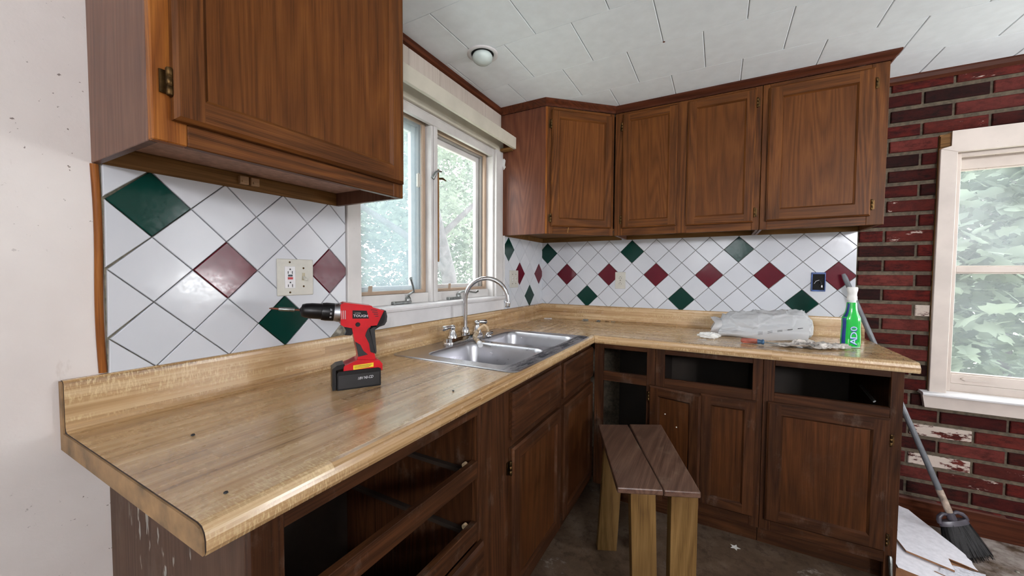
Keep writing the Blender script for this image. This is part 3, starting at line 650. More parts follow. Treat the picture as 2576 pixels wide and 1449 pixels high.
def slab(name, parent, x0, x1, z0, z1, mt=None, t=.019, px=0):
    mt = mt or BOAK['x']; s = MB(); e = .008
    R = [[(x0, -.0006, z0), (x1, -.0006, z0), (x1, -.0006, z1), (x0, -.0006, z1)], [(x0, -t+.007, z0), (x1, -t+.007, z0), (x1, -t+.007, z1), (x0, -t+.007, z1)], [(x0+e, -t, z0+e), (x1-e, -t, z0+e), (x1-e, -t, z1-e), (x0+e, -t, z1-e)]]
    return s.rings(R, 0, False).build(name, mt, parent)
slab('drawer_front', c, .035, .614, .318, .462); slab('drawer_front', c, .035, .614, .14, .30)
c = empty('base_cabinet', (FX, -1.716, 0), Rz90, 'sink base cabinet with two doors and two false drawer fronts under the sink', 'cabinet')
bface('side_panel', BOAK['z'], c, .0006, .016, .019, FX-.004, .10, BZ); bface('side_panel', BOAK['z'], c, 1.06, 1.072, .019, FX-.004, .10, BZ)
for a, b in ((.0004, .178), (.588, .66), (1.062, 1.085)): bface('stile', BOAK['z'], c, a, b, 0, .019, .10, BZ)
for a, b in ((.82, BZ), (.655, .72), (.10, .17)):
    bface('rail', BOAK['x'], c, .178, .588, .0005, .019, a, b); bface('rail', BOAK['x'], c, .66, 1.062, .0005, .019, a, b)
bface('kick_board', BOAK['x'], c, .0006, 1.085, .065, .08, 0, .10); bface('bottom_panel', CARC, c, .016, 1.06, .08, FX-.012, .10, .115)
slab('false_drawer_front', c, .168, .602, .692, .852); slab('false_drawer_front', c, .640, 1.070, .692, .852)
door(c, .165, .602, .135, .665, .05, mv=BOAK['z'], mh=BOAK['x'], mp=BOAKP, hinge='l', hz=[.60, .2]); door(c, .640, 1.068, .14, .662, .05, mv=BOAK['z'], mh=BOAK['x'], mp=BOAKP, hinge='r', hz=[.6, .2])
# --- base cabinets, back run
FY = -.63
def basec(x0, x1, label): return empty('base_cabinet', (x0, FY, 0), 0, label, 'cabinet')
c = basec(.632, .916, 'narrow doorless base cabinet with an empty drawer opening in the inner corner')
bface('stile', BOAK['z'], c, -.027, .021, 0, .019, .10, BZ); bface('stile', BOAK['z'], c, .243, .2838, 0, .019, .10, BZ)
for a, b in ((.848, BZ), (.675, .725), (.10, .165)): bface('rail', BOAK['x'], c, .021, .243, .0005, .019, a, b)
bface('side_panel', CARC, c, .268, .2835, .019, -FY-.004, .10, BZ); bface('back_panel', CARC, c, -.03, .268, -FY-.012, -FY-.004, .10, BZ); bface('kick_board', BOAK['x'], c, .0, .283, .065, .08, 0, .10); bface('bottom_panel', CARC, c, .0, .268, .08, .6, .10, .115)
c = basec(.917, 1.369, 'two door base cabinet with its left door ajar and an empty drawer opening')
bface('side_panel', CARC, c, .0006, .015, .019, -FY-.004, .10, BZ); bface('side_panel', CARC, c, .437, .4514, .019, -FY-.004, .10, BZ)
bface('stile', BOAK['z'], c, .0004, .043, 0, .019, .10, BZ); bface('stile', BOAK['z'], c, .413, .4516, 0, .019, .10, BZ)
for a, b in ((.846, BZ), (.67, .7245), (.10, .175)): bface('rail', BOAK['x'], c, .043, .413, .0005, .019, a, b)
bface('back_panel', CARC, c, .015, .437, -FY-.012, -FY-.004, .10, BZ); bface('kick_board', BOAK['x'], c, .0006, .4515, .065, .08, 0, .10); bface('bottom_panel', CARC, c, .015, .437, .08, .6, .10, .115)
door(c, .205, .430, .150, .680, .045, mv=BOAK['z'], mh=BOAK['x'], mp=BOAKP)
op = door(c, 0, .240, .150, .688, .045, mv=BOAK['z'], mh=BOAK['x'], mp=BOAKP, ox=-.022, oy=-.006, rz=-13.5*D2R, hinge='l', hz=[.63, .2])
for q in ((.08, -.0105, .41), (.135, -.0105, .36)): MB().lathe([(.003, 0), (.003, .001)], q, (0, -1, 0), 8).build('paint_spot', PAPER, op)
c = basec(1.37, 1.825, 'wide single door base cabinet at the right end by the brick wall')
bface('side_panel', CARC, c, .0006, .015, .019, -FY-.004, .10, BZ); bface('side_panel', BOAK['z'], c, .4395, .455, .019, -FY-.004, 0, BZ)
bface('stile', BOAK['z'], c, .0004, .042, 0, .019, .10, BZ); bface('stile', BOAK['z'], c, .418, .455, 0, .019, .0, BZ)
for a, b in ((.846, BZ), (.67, .7245), (.10, .175)): bface('rail', BOAK['x'], c, .042, .418, .0005, .019, a, b)
bface('back_panel', CARC, c, .015, .4395, -FY-.012, -FY-.004, .10, BZ); bface('kick_board', BOAK['x'], c, .0006, .4390, .065, .08, 0, .10); bface('bottom_panel', CARC, c, .015, .4395, .08, .6, .10, .115)
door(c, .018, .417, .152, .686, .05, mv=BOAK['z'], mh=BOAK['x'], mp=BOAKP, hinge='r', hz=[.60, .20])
MB().tube([(.38, .03, .735), (.405, .3, .735)], .006, 6, flat=.5).build('drawer_slide', ZINC, c)
# metal bar leaning on the end stile
tag(MB().tube([(1.806, -.652, .002), (1.806, -.650, .06), (1.805, -.6395, .13), (1.805, -.6375, .137)], [.006, .006, .007, .004], 8).build('metal_bar', ZINC), 'small dark metal bar standing against the foot of the right end cabinet', 'metal bar')

# ================================================================== COUNTERTOP
K = .655/.610
def prof(F, s0=0, s1=9):
    return [(.0015, .8745), (.0015, 1.017), (.005, 1.0205), (.016, 1.0205), (.021, 1.016), (.0225, 1.008), (.0235, .926), (.0275, .918), (.036, .915), (F-.020, .915), (F-.010, .913), (F-.003, .906), (F, .896), (F, .882), (F-.004, .8745)]
ct = empty('countertop', (0, 0, 0), 0, 'L shaped butcher block laminate countertop with backsplash running under both windows', 'countertop')
m = MB(); pf = prof(.61)
SY0, SY1, SX0, SX1 = -1.522, -.735, .075, .578
back = pf[:9]+[(SX0, .915), (SX0, .8745)]; front = [(SX1, .8745), (SX1, .915)]+pf[9:]
m.prism(pf, 'y', -2.40, SY0, 0, ends=1); m.prism(back, 'y', SY0, SY1, 0, ends=1); m.prism(front, 'y', SY0, SY1, 0, ends=1)
m.prism(pf, 'y', SY1, lambda p: -p[0]*K-.0007, 0, ends=1)
m.build('worktop', [BUTY, KRAFT], ct)
pb = prof(.655)
MB().prism([(-p[0], p[1]) for p in pb], 'x', lambda p: -p[0]/K+.0007, 1.860, 0, ends=1).build('worktop', [BUTX, KRAFT], ct)
ins = lambda p, F: [(max(a, .003) if a < .01 else min(a, F-.0025), b) for a, b in p]
ep = [(.002, .876), (.002, 1.0185), (.013, 1.0185), (.018, 1.0145), (.0195, 1.007), (.0205, .9125), (.585, .9125), (.598, .910), (.604, .903), (.6065, .894), (.6065, .876)]
MB().prism(ep, 'y', -2.403, -2.4002).build('end_cap', PARTB, ct)
MB().prism([(-.003, .876), (-.003, 1.018), (-.020, 1.016), (-.021, .9125), (-.63, .9125), (-.6515, .896), (-.6515, .876)], 'x', 1.8602, 1.8625).build('end_cap', PARTB, ct)

# ================================================================== SINK
def rrect(x0, x1, y0, y1, rad, z, n=6):
    P = []
    for cx, cy, a0 in ((x1-rad, y1-rad, 0), (x0+rad, y1-rad, 90), (x0+rad, y0+rad, 180), (x1-rad, y0+rad, 270)):
        for k in range(n+1):
            a = (a0+90*k/n)*D2R; P.append((cx+rad*math.cos(a), cy+rad*math.sin(a), z))
    return P
sk = empty('sink', (.32, -1.128, .915), 0, 'double bowl stainless steel sink with grimy front rim set in the countertop', 'sink')
SO = Vector((.32, -1.128, .915)); L_ = lambda P: [tuple(Vector(p)-SO) for p in P]
OUT = (.040, .598, -1.537, -.717); B1 = (.150, .545, -1.482, -1.145); B2 = (.150, .545, -1.098, -.765)
cu = bpy.data.curves.new('deck', 'CURVE'); cu.dimensions = '2D'; cu.fill_mode = 'BOTH'
for P in (rrect(*OUT[:2], *OUT[2:], .03, 0), rrect(*B1[:2], *B1[2:], .055, 0), rrect(*B2[:2], *B2[2:], .055, 0)):
    sp = cu.splines.new('POLY'); sp.points.add(len(P)-1); sp.use_cyclic_u = True
    for q, p in zip(sp.points, P): q.co = (p[0]-SO.x, p[1]-SO.y, 0, 1)
to = bpy.data.objects.new('deck', cu); COL.objects.link(to); dg = bpy.context.evaluated_depsgraph_get()
me = bpy.data.meshes.new_from_object(to.evaluated_get(dg)); bpy.data.objects.remove(to); me.transform(Matrix.Translation((0, 0, .0035))); me.materials.clear(); me.materials.append(GSTEEL)
do = bpy.data.objects.new('deck', me); COL.objects.link(do); do.parent = sk
rr_ = lambda i, z: L_(rrect(OUT[0]-i, OUT[1]+i, OUT[2]-i, OUT[3]+i, .03+i, z+.915))
MB().rings([rr_(0, .0035), rr_(.003, .0042), rr_(.006, .003), rr_(.008, .0004)], 0, True, cap0=False, cap1=False).build('rim', STEEL, sk)
for nm, Bq in (('bowl', B1), ('bowl', B2)):
    R = []
    for i, z, rad in ((0, .9185, .055), (.003, .9172, .053), (.007, .911, .052), (.011, .895, .05), (.017, .80, .05), (.026, .76, .05), (.045, .745, .045), (.09, .741, .03), (.15, .738, .012)):
        R.append(L_(rrect(Bq[0]+i, Bq[1]-i, Bq[2]+i, Bq[3]-i, rad, z)))
    bo = MB().rings(R, 0, True, cap0=False).build(nm, STEEL, sk, fix=False)
    cx, cy = (Bq[0]+Bq[1])/2-SO.x, (Bq[2]+Bq[3])/2-SO.y
    MB().lathe([(.044, -.177), (.044, -.1735), (.038, -.1735), (.030, -.1765), (.002, -.1768)], (cx, cy, 0), n=24, cap0=False).build('drain', CHROME, bo)
# faucet
fa = empty('faucet', (.095, -1.128, .9187), 0, 'chrome two handle gooseneck faucet behind the sink', 'faucet')
def fbase(i, z): return [(x, y, z) for x, y, _ in rrect(-.026+i, .030-i, -.145+i, .145-i, .024-i*.5, 0)]
m = MB().rings([fbase(0, 0), fbase(0, .010), fbase(.004, .013), fbase(.004, .020), fbase(.010, .024)], 0, True); m.build('base_plate', CHROME, fa)
m = MB().lathe([(.021, .024), (.022, .036), (.019, .048), (.016, .058), (.0135, .062)], (0, .012, 0), n=20)
th = 22*D2R; rr_a = .105; pts = [(0, .012, .055), (0, .012, .10), (0, .012, .15), (0, .012, .197)]
for k in range(1, 15):
    a = math.pi-(math.pi*1.0)*k/14; d = rr_a+rr_a*math.cos(a); pts.append((d*math.cos(th), .012+d*math.sin(th), .197+rr_a*math.sin(a)))
e = Vector(pts[-1]); pts.append(tuple(e+Vector((0, 0, -.012))))
m.tube(pts, .0105, 14, caps=False); m.build('spout', CHROME, fa)
MB().lathe([(.0115, .004), (.013, 0), (.013, -.006), (.0115, -.016), (.012, -.024), (.009, -.025)], tuple(e+Vector((0, 0, -.010))), n=16).build('aerator', CHROME, fa)
for s_, dr in ((-1, (-.15, -.99)), (1, (.35, .94))):
    hy = .012+s_*.103
    m = MB().lathe([(.024, .022), (.023, .030), (.019, .040), (.014, .056), (.013, .064), (.015, .069), (.014, .078), (.008, .083), (.0, .084)], (0, hy, 0), n=18)
    d = Vector((*dr, 0)).normalized(); p = Vector((0, hy, .073))
    m.tube([p, p+d*.018+Vector((0, 0, .002)), p+d*.034+Vector((0, 0, .001)), p+d*.055+Vector((0, 0, -.001)), p+d*.062], [.008, .0085, .0105, .0125, .008], 12)
    m.build('handle', CHROME, fa)
# sprayer hose stub lying over the divider
sh = empty('sprayer_hose', (.15, -1.06, .9195), 0, 'broken beige sprayer hose stub draped beside the faucet', 'hose')
hp = [(.232, -1.200, .928), (.205, -1.176, .934), (.176, -1.150, .936), (.160, -1.128, .940), (.152, -1.102, .948), (.148, -1.086, .960), (.158, -1.072, .978), (.174, -1.067, .988), (.188, -1.062, .980), (.191, -1.058, .960)]
HO = Vector((.15, -1.06, .919))
MB().tube([Vector(p)-HO for p in hp[:6]], [.011, .010, .010, .011, .012, .010], 10).build('sleeve', plain('grimy_sleeve', (150, 132, 108), .6, var=.4, scale=90, bump=.5), sh)
MB().tube([Vector(p)-HO for p in hp[5:]], .0065, 10).build('tube', HOSE, sh)
MB().tube([Vector((.252, -1.216, .920))-HO, Vector((.236, -1.203, .927))-HO], [.0115, .0125], 12).build('hose_end', WPLA, sh)
MB().lathe([(.008, .016), (.010, .010), (.017, .004), (.019, -.006), (.014, -.013), (.004, -.0165)], Vector((.188, -1.052, .938))-HO, n=16).tube([Vector((.188, -1.052, .948))-HO, Vector((.190, -1.020, .947))-HO], [.006, .008], 10).build('end_cap', CHROME, sh)

# ================================================================== WALL PLATES
def screw(mb, x, z, y=-.0055): mb.lathe([(.0032, 0), (.0028, .001), (.001, .0013)], (x, y, z), (0, -1, 0), 10)
def slots(parent, cx, cz, y):
    MB().box(cx-.0075, cx-.0055, y-.0006, y, cz-.004, cz+.004).box(cx+.0055, cx+.0075, y-.0006, y, cz-.0045, cz+.0045).lathe([(.0024, 0), (.0024, .0006)], (cx, y, cz+.010), (0, -1, 0), 10).build('slot', INK, parent)
# combination GFCI + switch (local x = +y world)
p = empty('outlet_plate', (.0098, -1.911, 1.229), Rz90, 'wide ivory wall plate with red button outlet and light switch beside the burgundy tile', 'outlet plate')
MB().box(-.058, .058, -.005, .0, -.057, .057).build('plate', IVORY, p, bevel=.0025)
g0 = MB().box(-.046+.010, -.046+.043, -.0068, -.005, -.034, .034).build('socket_face', WPLA, p, bevel=.001)
slots(g0, -.0195, .015, -.0068); slots(g0, -.0195, -.026, -.0068)
MB().box(-.026, -.013, -.0085, -.0068, .0025, .0085).build('test_button', TEALP, g0); MB().box(-.027, -.012, -.0085, -.0068, -.0065, .0005).build('reset_button', REDP, g0)
sw = MB().box(.020, .029, -.0056, -.005, -.010, .014).build('switch_slot', plain('yellowed_switch', (176, 166, 138), .4), p)
MB().prism([(-.006, -.004), (-.006, .004), (-.019, -.004), (-.020, -.010), (-.016, -.011)], 'x', .0215, .0275).build('toggle', IVORY, sw, bevel=.001)
k = MB(); screw(k, -.0195, .047, -.005); screw(k, -.0195, -.047, -.005); screw(k, .0245, -.029, -.005); screw(k, .0245, .029, -.005); k.build('screw', BRASS, p)
# switch plate in the corner
p = empty('switch_plate', (.0098, -.462, 1.209), Rz90, 'ivory double switch plate on the narrow tiled strip right of the window', 'switch plate')
MB().box(-.0575, .0575, -.005, .0, -.056, .056).build('plate', IVORY, p, bevel=.0025)
for x in (-.023, .023):
    MB().box(x-.005, x+.005, -.0056, -.005, -.012, .012).build('switch_slot', WPLA, p); MB().prism([(-.005, -.005), (-.005, .005), (-.016, .010), (-.017, .004)], 'x', x-.003, x+.003).build('toggle', IVORY, p, bevel=.001)
k = MB()
for x in (-.023, .023): screw(k, x, .030, -.005); screw(k, x, -.030, -.005)
k.build('screw', BRASS, p)
# duplex outlet on back wall
p = empty('outlet_plate', (.596, -.0098, 1.202), 0, 'ivory duplex outlet plate on the tiled back wall beside a burgundy tile', 'outlet plate')
MB().box(-.035, .035, -.005, .0, -.057, .057).build('plate', IVORY, p, bevel=.0025)
for z in (.019, -.019):
    g0 = MB().lathe([(.0165, 0), (.0165, .0016)], (0, -.005, z), (0, -1, 0), 20).build('socket_face', WPLA if False else IVORY, p); slots(g0, 0, z-.004, -.0066)
k = MB(); screw(k, 0, 0, -.005); k.build('screw', BRASS, p)
# blue junction box
p = empty('junction_box', (1.664, -.0098, 1.208), 0, 'open blue plastic junction box with loose wires near the right end of the tiles', 'junction box')
MB().box(-.031, -.026, -.008, 0, -.052, .052).box(.026, .031, -.008, 0, -.052, .052).box(-.026, .026, -.008, 0, .042, .052).box(-.026, .026, -.008, 0, -.052, -.044).build('box_frame', BLUEB, p, bevel=.001)
MB().box(-.026, .026, -.002, -.0003, -.044, .042).build('cavity', DARK, p)
MB().tube([(-.02, -.004, .012), (-.008, -.012, -.004), (.006, -.014, .004), (.014, -.010, -.018)], .0016, 6).tube([(.018, -.004, .02), (.004, -.012, .012), (.012, -.012, -.006), (.0, -.008, -.022)], .0016, 6).build('wire', INK, p)
MB().tube([(-.018, -.005, -.01), (-.012, -.012, .004), (.002, -.011, .010)], .0013, 6).build('wire', WPLA, p)
MB().lathe([(.004, 0), (.003, .012)], (.014, -.010, -.030), (0, 0, 1), 8).build('wire_nut', WPLA, p)

# ================================================================== CEILING LIGHT
cl_ = empty('ceiling_light', (.225, -1.165, RZ), 0, 'recessed white ceiling light with an unlit round bulb over the sink', 'ceiling light')
MB().lathe([(.070, -.0002), (.070, -.0035), (.058, -.006), (.052, -.004), (.051, -.0002)], n=36).build('trim_ring', SPAINT, cl_)
MB().lathe([(.049, -.0008), (.049, -.0016)], n=30).build('shade_gap', DARK, cl_)
MB().lathe([(.040, -.002), (.045, -.010), (.046, -.018), (.042, -.029), (.032, -.038), (.018, -.0435), (.0, -.045)], n=30).build('bulb', plain('frosted_bulb', (200, 212, 208), .25, var=.02), cl_)

# ================================================================== DRILL
dr = empty('cordless_drill', (.262, -1.951, .9153), math.atan2(.853, .522), 'red and black cordless drill standing on its battery on the countertop', 'drill')
def U(x, z, y=.035): k = 1+y/1.138; return (-.098+(x+.098)*k, .33+(z-.33)*k)
YC = .034
bat = MB().prism([(0, 0), (.1155, 0), (.1165, .003), (.1165, .050), (.110, .053), (.004, .053), (0, .048)], 'y', .0, .068).build('battery', BLACK, dr, bevel=.004, seg=3)
MB().prism([(-.012, .0), (-.002, .0), (-.002, .056), (.020, .060), (.020, .072), (.0, .069), (-.012, .060)], 'y', .008, .060).build('battery_latch', BLACK, bat, bevel=.003)
MB().box(.003, .113, -.0008, .0002, .004, .0415).build('battery_side_plate', plain('scuffed_black', (13, 13, 15), .45, var=.4, scale=70), bat, bevel=.0005)
hp_ = [U(*a) for a in [(.036, .182), (.0416, .152), (.048, .125), (.0519, .0966), (.050, .088), (.030, .080), (.0142, .074), (.013, .055), (.1155, .053), (.1155, .070), (.108, .080), (.0985, .083), (.096, .10), (.088, .14), (.079, .168), (.086, .176), (.086, .20), (.036, .20)]]
MB().prism(hp_, 'y', YC-.019, YC+.019).build('handle', RED, dr, bevel=.006, seg=3)
MB().prism([U(*a) for a in [(.0142, .074), (.013, .054), (.1155, .052), (.1155, .070), (.108, .080), (.050, .088), (.030, .080)]], 'y', .004, .064).build('foot', RED, dr, bevel=.006, seg=3)
MB().prism([U(*a) for a in [(.008, .188), (.016, .182), (.040, .176), (.060, .178), (.088, .180), (.110, .181), (.1265, .190), (.1235, .221), (.090, .232), (.0885, .2365), (.018, .2475), (.008, .242)]], 'y', YC-.028, YC+.028).build('motor_housing', RED, dr, bevel=.009, seg=3)
MB().prism([U(*a) for a in [(.1215, .222), (.1265, .2215), (.130, .205), (.1285, .190), (.122, .180), (.108, .176), (.092, .176), (.083, .170), (.0975, .098), (.1, .106), (.092, .150), (.096, .172), (.112, .1735), (.1225, .186), (.1235, .205)]][:10]+[U(*a) for a in [(.0955, .168), (.112, .1795), (.1235, .190), (.1225, .205)]], 'y', YC-.0288, YC+.0288).build('rear_bumper', RUBB, dr, bevel=.002)
for y0, y1 in ((YC-.0205, YC-.0185), (YC+.0185, YC+.0205)):
    MB().prism([U(*a) for a in [(.0835, .176), (.078, .170), (.0735, .160), (.071, .152), (.081, .130), (.085, .105), (.096, .100), (.096, .112), (.0895, .14), (.082, .166)]], 'y', y0, y1).prism([U(*a) for a in [(.0445, .138), (.058, .128), (.066, .110), (.078, .0985), (.0525, .0945), (.050, .112)]], 'y', y0, y1).build('grip_pad', RUBB, dr, bevel=.0008)
MB().prism([U(*a) for a in [(.018, .1785), (.036, .178), (.040, .160), (.036, .154), (.019, .1565), (.024, .168)]], 'y', YC-.010, YC+.010).build('trigger', BLACK, dr, bevel=.003)
MB().lathe([(.006, -.030), (.0065, -.029), (.0065, .029), (.006, .030)], (*[U(.051, .186)[0]], YC, U(.051, .186)[1]), (0, 1, 0), 14).build('direction_switch', BLACK, dr)
ax = (-1, 0, .11); c0 = U(.014, .2185); C0 = (c0[0], YC, c0[1])
gx = MB().lathe([(.0255, -.004), (.027, 0), (.027, .012), (.0255, .016), (.0255, .022)], C0, ax, 28).build('gear_collar', metal('silver_plastic', (170, 172, 176), .35), dr)
kk = MB()
for q in range(3): kk.box(C0[0]-.004+q*.0045, C0[0]-.0025+q*.0045, YC-.0285, YC-.0265, C0[2]-.016, C0[2]+.008)
kk.build('collar_rib', ZINC, gx)
tr_ = MB().lathe([(.0245, .018), (.0255, .022), (.0255, .042), (.0240, .052)], C0, ax, 32).build('torque_ring', BLACK, dr)
MB().lathe([(.0215, .050), (.0220, .054), (.0215, .078), (.0195, .092), (.0165, .101), (.009, .103), (.005, .106)], C0, ax, 28).build('chuck', BLACK, dr)
bt = MB().lathe([(.0028, .098), (.0028, .110), (.0028, .168), (.0012, .176)], C0, ax, 10).build('screwdriver_bit', RUST, dr)
MB().lathe([(.0048, .118), (.0052, .120), (.0052, .152), (.0046, .155)], C0, ax, 14).build('bit_sleeve', ZINC, bt)
fr = YC-.028
lp = [U(x, z, 0.006) for x, z in [(.0412, .2235), (.079, .221), (.0848, .198), (.041, .200)]]
lb = MB().prism(lp, 'y', fr-.0006, fr+.001).build('logo_plate', BLACK, dr)
def tm(x, z, y, tilt=0): return mx((math.cos(tilt), 0, math.sin(tilt)), (-math.sin(tilt), 0, math.cos(tilt)), (0, -1, 0), (x, y, z))
cx, cz = U(.0628, .2065, .006)
text('lettering', 'TOUGH', WINK, lb, .0098, tm(cx, cz, fr-.0008, -.06), sx=1.12)
text('lettering', 'HYPER', plain('grey_ink', (150, 150, 150), .5), lb, .0048, tm(cx-.008, cz+.0082, fr-.0008, -.06), sx=1.2)
for q in range(4):
    x0, z0 = U(.090+.004*q, .224-.0065*q, .006); MB().prism([(x0, z0), (x0+.018-.003*q, z0-.003+.001*q), (x0+.018-.003*q, z0-.0048+.001*q), (x0, z0-.002)], 'y', fr-.0005, fr+.001).build('vent_slot', INK, dr)
yp = [U(*a, .004) for a in [(.0417, .067), (.0962, .0695), (.0962, .0575), (.0417, .0545)]]
yl = MB().prism(yp, 'y', .0032, .0045).build('warning_label', YEL, dr)
k = MB()
for q in range(3): k.box(yp[0][0]+.002, yp[1][0]-.004-q*.004, .0028, .0033, yp[0][1]-.0025-.0032*q, yp[0][1]-.0015-.0032*q)
k.build('label_print', INK, yl)
text('lettering', '18V NI-CD', WINK, bat, .0112, tm(.0735, .0285, -.0011, .03), shear=.25, sx=.82)
for q, tx in enumerate(('17', '15', '13')):
    a = (-18+24*q)*D2R; axv = Vector(ax).normalized(); cc = Vector(C0)+axv*.030
    e1 = Vector((0, -1, 0)); e2 = axv.cross(e1); nrm = (e1*math.cos(a)+e2*(-math.sin(a))).normalized(); tx_ = axv.cross(nrm).normalized()
    if tx_.z < 0: tx_ = -tx_
    yv = nrm.cross(tx_)
    text('ring_number', tx, WINK, tr_, .0062, mx(tx_, yv, nrm, cc+nrm*.0258))

# ================================================================== BAG, TISSUE, SCREWDRIVER, RAG, BOTTLE
def crum(p, s, k, sd=0): return noise.noise(Vector(p)*s+Vector((sd, sd, 0)))*k
bag = empty('plastic_bag', (1.40, -.238, .9155), 0, 'crumpled white plastic bag lying on the back countertop', 'plastic bag')
secs = [(-.205, .105, .075, .0), (-.190, .118, .108, .0), (-.13, .125, .130, .0), (-.05, .128, .142, .0), (.04, .128, .140, .0), (.12, .124, .155, .0), (.165, .115, .155, .0), (.192, .095, .118, .012), (.203, .06, .07, .028)]
n = 36; R = []
import bisect
def lerp_sec(t):
    q = t*(len(secs)-1); i = min(int(q), len(secs)-2); w = q-i; return [secs[i][k]*(1-w)+secs[i+1][k]*w for k in range(4)]
def crease(p, s_, a_):
    d_ = noise.voronoi(p*s_)[0]; return a_*math.exp(-(d_[1]-d_[0])*7)
n = 90
for k in range(81):
    x, hd, hh, z0 = lerp_sec(k/80); ring = []
    for i in range(n):
        a = 2*math.pi*i/n; ca, sa = math.cos(a), math.sin(a)
        yy = hd*math.copysign(abs(ca)**.7, ca); zz = z0+hh*.5+hh*.5*math.copysign(abs(sa)**.75, sa)
        p = Vector((x, yy*(1-.35*max(0, zz/(hh+z0)-.4)), zz))
        q_ = Vector((p.x*.8+p.z*.5, p.y, p.z*1.2-p.x*.25)); d = .016-crease(q_, 10, .020)-crease(q_+Vector((5, 2, 1)), 26, .007)+abs(noise.noise(p*9))*.020
        c_ = Vector((x, 0, hh*.5)); v_ = (p-c_); p = p-v_.normalized()*d; p.x += noise.noise(p*10)*.010
        p.z = max(p.z, .001); ring.append(p)
    R.append(ring)
MB().rings(R, 0, True, cap0=False).build('bag_body', BAGM, bag, fix=False)
R = []
for k in range(9):
    x = -.238+.012*k; s_ = 1.0-.03*k+.1*math.sin(k*.9); ring = []
    for i in range(24):
        a = 2*math.pi*i/24; ring.append((x+.012*math.sin(3*a), -.02+.090*math.cos(a)*s_, max(.0008, .046+.044*math.sin(a)*s_+.005*math.sin(5*a+k))))
    R.append(ring)
MB().rings(R, 0, True, cap0=False, cap1=False).build('bag_mouth', BAGM, bag, fix=False)
# front fold with handle loops
R = []
for k in range(25):
    t = k/24; x = -.21+.38*t; ring = []
    for i in range(9):
        w = i/8; y = -.110-.020*math.sin(w*3.1)-.012*t; z = .004+(.03+.085*t)*w+.006*math.sin(9*t+w*4)
        z = min(z, .12); ring.append((x, y+noise.noise(Vector((x*20, w*4, 0)))*.006+.03*w*w, z))
    R.append(ring)
MB().rings(R, 0, True, close=False, cap0=False, cap1=False).build('bag_fold', BAGM, bag, fix=False)
for q in range(3):
    pts = [(-.035+.2*t, -.1375-.006*t, .028+.006*q+.052*t-.006*q*t) for t in [i/10 for i in range(11)]]
    k = MB()
    for a, b in zip(pts[::2], pts[1::2]): k.tube([a, b], .0008, 4)
    k.build('fine_print', INK, bag)
MB().lathe([(0, -.008), (.006, -.006), (.009, 0), (.006, .006), (0, .008)], (-.165, -.03, .030), n=10).build('red_wrapper', RED, bag)
def crumple(name, mt, loc, rx, ry, rz, seed, label, cat, nu=48, nv=26, fl=.0, rot=0, amp=.35):
    R = []
    for k in range(nv+1):
        ph = math.pi*k/nv-math.pi/2; ring = []
        for i in range(nu):
            a = 2*math.pi*i/nu; p = Vector((math.cos(ph)*math.cos(a), math.cos(ph)*math.sin(a), math.sin(ph)))
            dd_ = noise.voronoi(p*1.7+Vector((seed, 0, 0)))[0]; d = 1-amp*1.0*(1-math.exp(-(dd_[1]-dd_[0])*4))+amp*.5*noise.noise(Vector((math.cos(a)*1.6, math.sin(a)*1.6, seed)))
            z = (p.z*d+1)*rz*.5*1.0; ring.append((p.x*d*rx, p.y*d*ry, max(z-.12*rz, 0.0002)))
        R.append(ring)
    o = MB().rings(R, 0, False).build(name, mt, None, loc=loc, rz=rot); return tag(o, label, cat)
crumple('tissue', PAPER, (1.148, -.425, .9155), .062, .034, .036, 3, 'crumpled white paper tissue on the countertop left of the bag', 'tissue', rot=.15)
tag(MB().prism([(-.02, -.004), (.018, -.002), (.02, .003), (-.018, .003)], 'z', 0, .0006).build('paper_scrap', PAPER, None, loc=(1.118, -.487, .9153)), 'thin white paper sliver on the counter in front of the tissue', 'paper scrap')
# rag
m = MB(); R = []
for k in range(31):
    t = k/30; ring = []
    for i in range(15):
        w = i/14; x = (t-.5)*.29; y = (w-.5)*.15*(1-.75*abs(t-.5)**1.2*1.6)*(1 if True else 0)+.04*(t-.5); z = .004+abs(noise.noise(Vector((x*26, y*22, 2))))*.034*math.sin(math.pi*min(1, max(.02, t)))+.010*abs(noise.noise(Vector((x*60, y*60, 5))))
        z += .030*max(0, t-.78)*4*w*(1-w)*4*.5
        ring.append((x+noise.noise(Vector((0, w*5, t*3)))*.015, y, z))
    R.append(ring)
tag(MB().rings(R, 0, False, close=False, cap0=False, cap1=False).build('rag', RAGM, None, loc=(1.562, -.468, .9155), rz=.24, fix=False), 'dirty grey flattened rag on the counter left of the green bottle', 'rag')
tag(bpy.data.objects['rag'], None); bpy.data.objects['rag'].modifiers.new('s', 'SOLIDIFY').thickness = .0015
# screwdriver
sd = empty('screwdriver', (1.285, -.505, .9285), 3*D2R-.55*0, 'screwdriver with clear red and blue handle lying in front of the bag', 'screwdriver')
sdx = Vector((1, -.10, 0)).normalized()
MB().lathe([(.004, 0), (.010, .003), (.0125, .010), (.0125, .062), (.011, .068)], (0, 0, 0), sdx, 8, smooth=False).build('handle', plain('clear_red_handle', (150, 84, 70), .3, var=.35, scale=20), sd)
MB().lathe([(.0115, .068), (.0105, .078), (.0095, .084), (.0120, .088), (.0120, .094), (.006, .096)], (0, 0, 0), sdx, 12).build('collar', plain('blue_grey_collar', (50, 84, 116), .4), sd)
e_ = sdx*.24+Vector((0, 0, -.010)); MB().tube([sdx*.095, e_*.98, e_], [.0032, .0030, .0018], 8).build('shaft', ZINC, sd)
MB().box(.01, .06, -.0127, -.0105, -.006, .002).build('red_stripe', plain('red_stripe', (150, 40, 34), .4), sd)
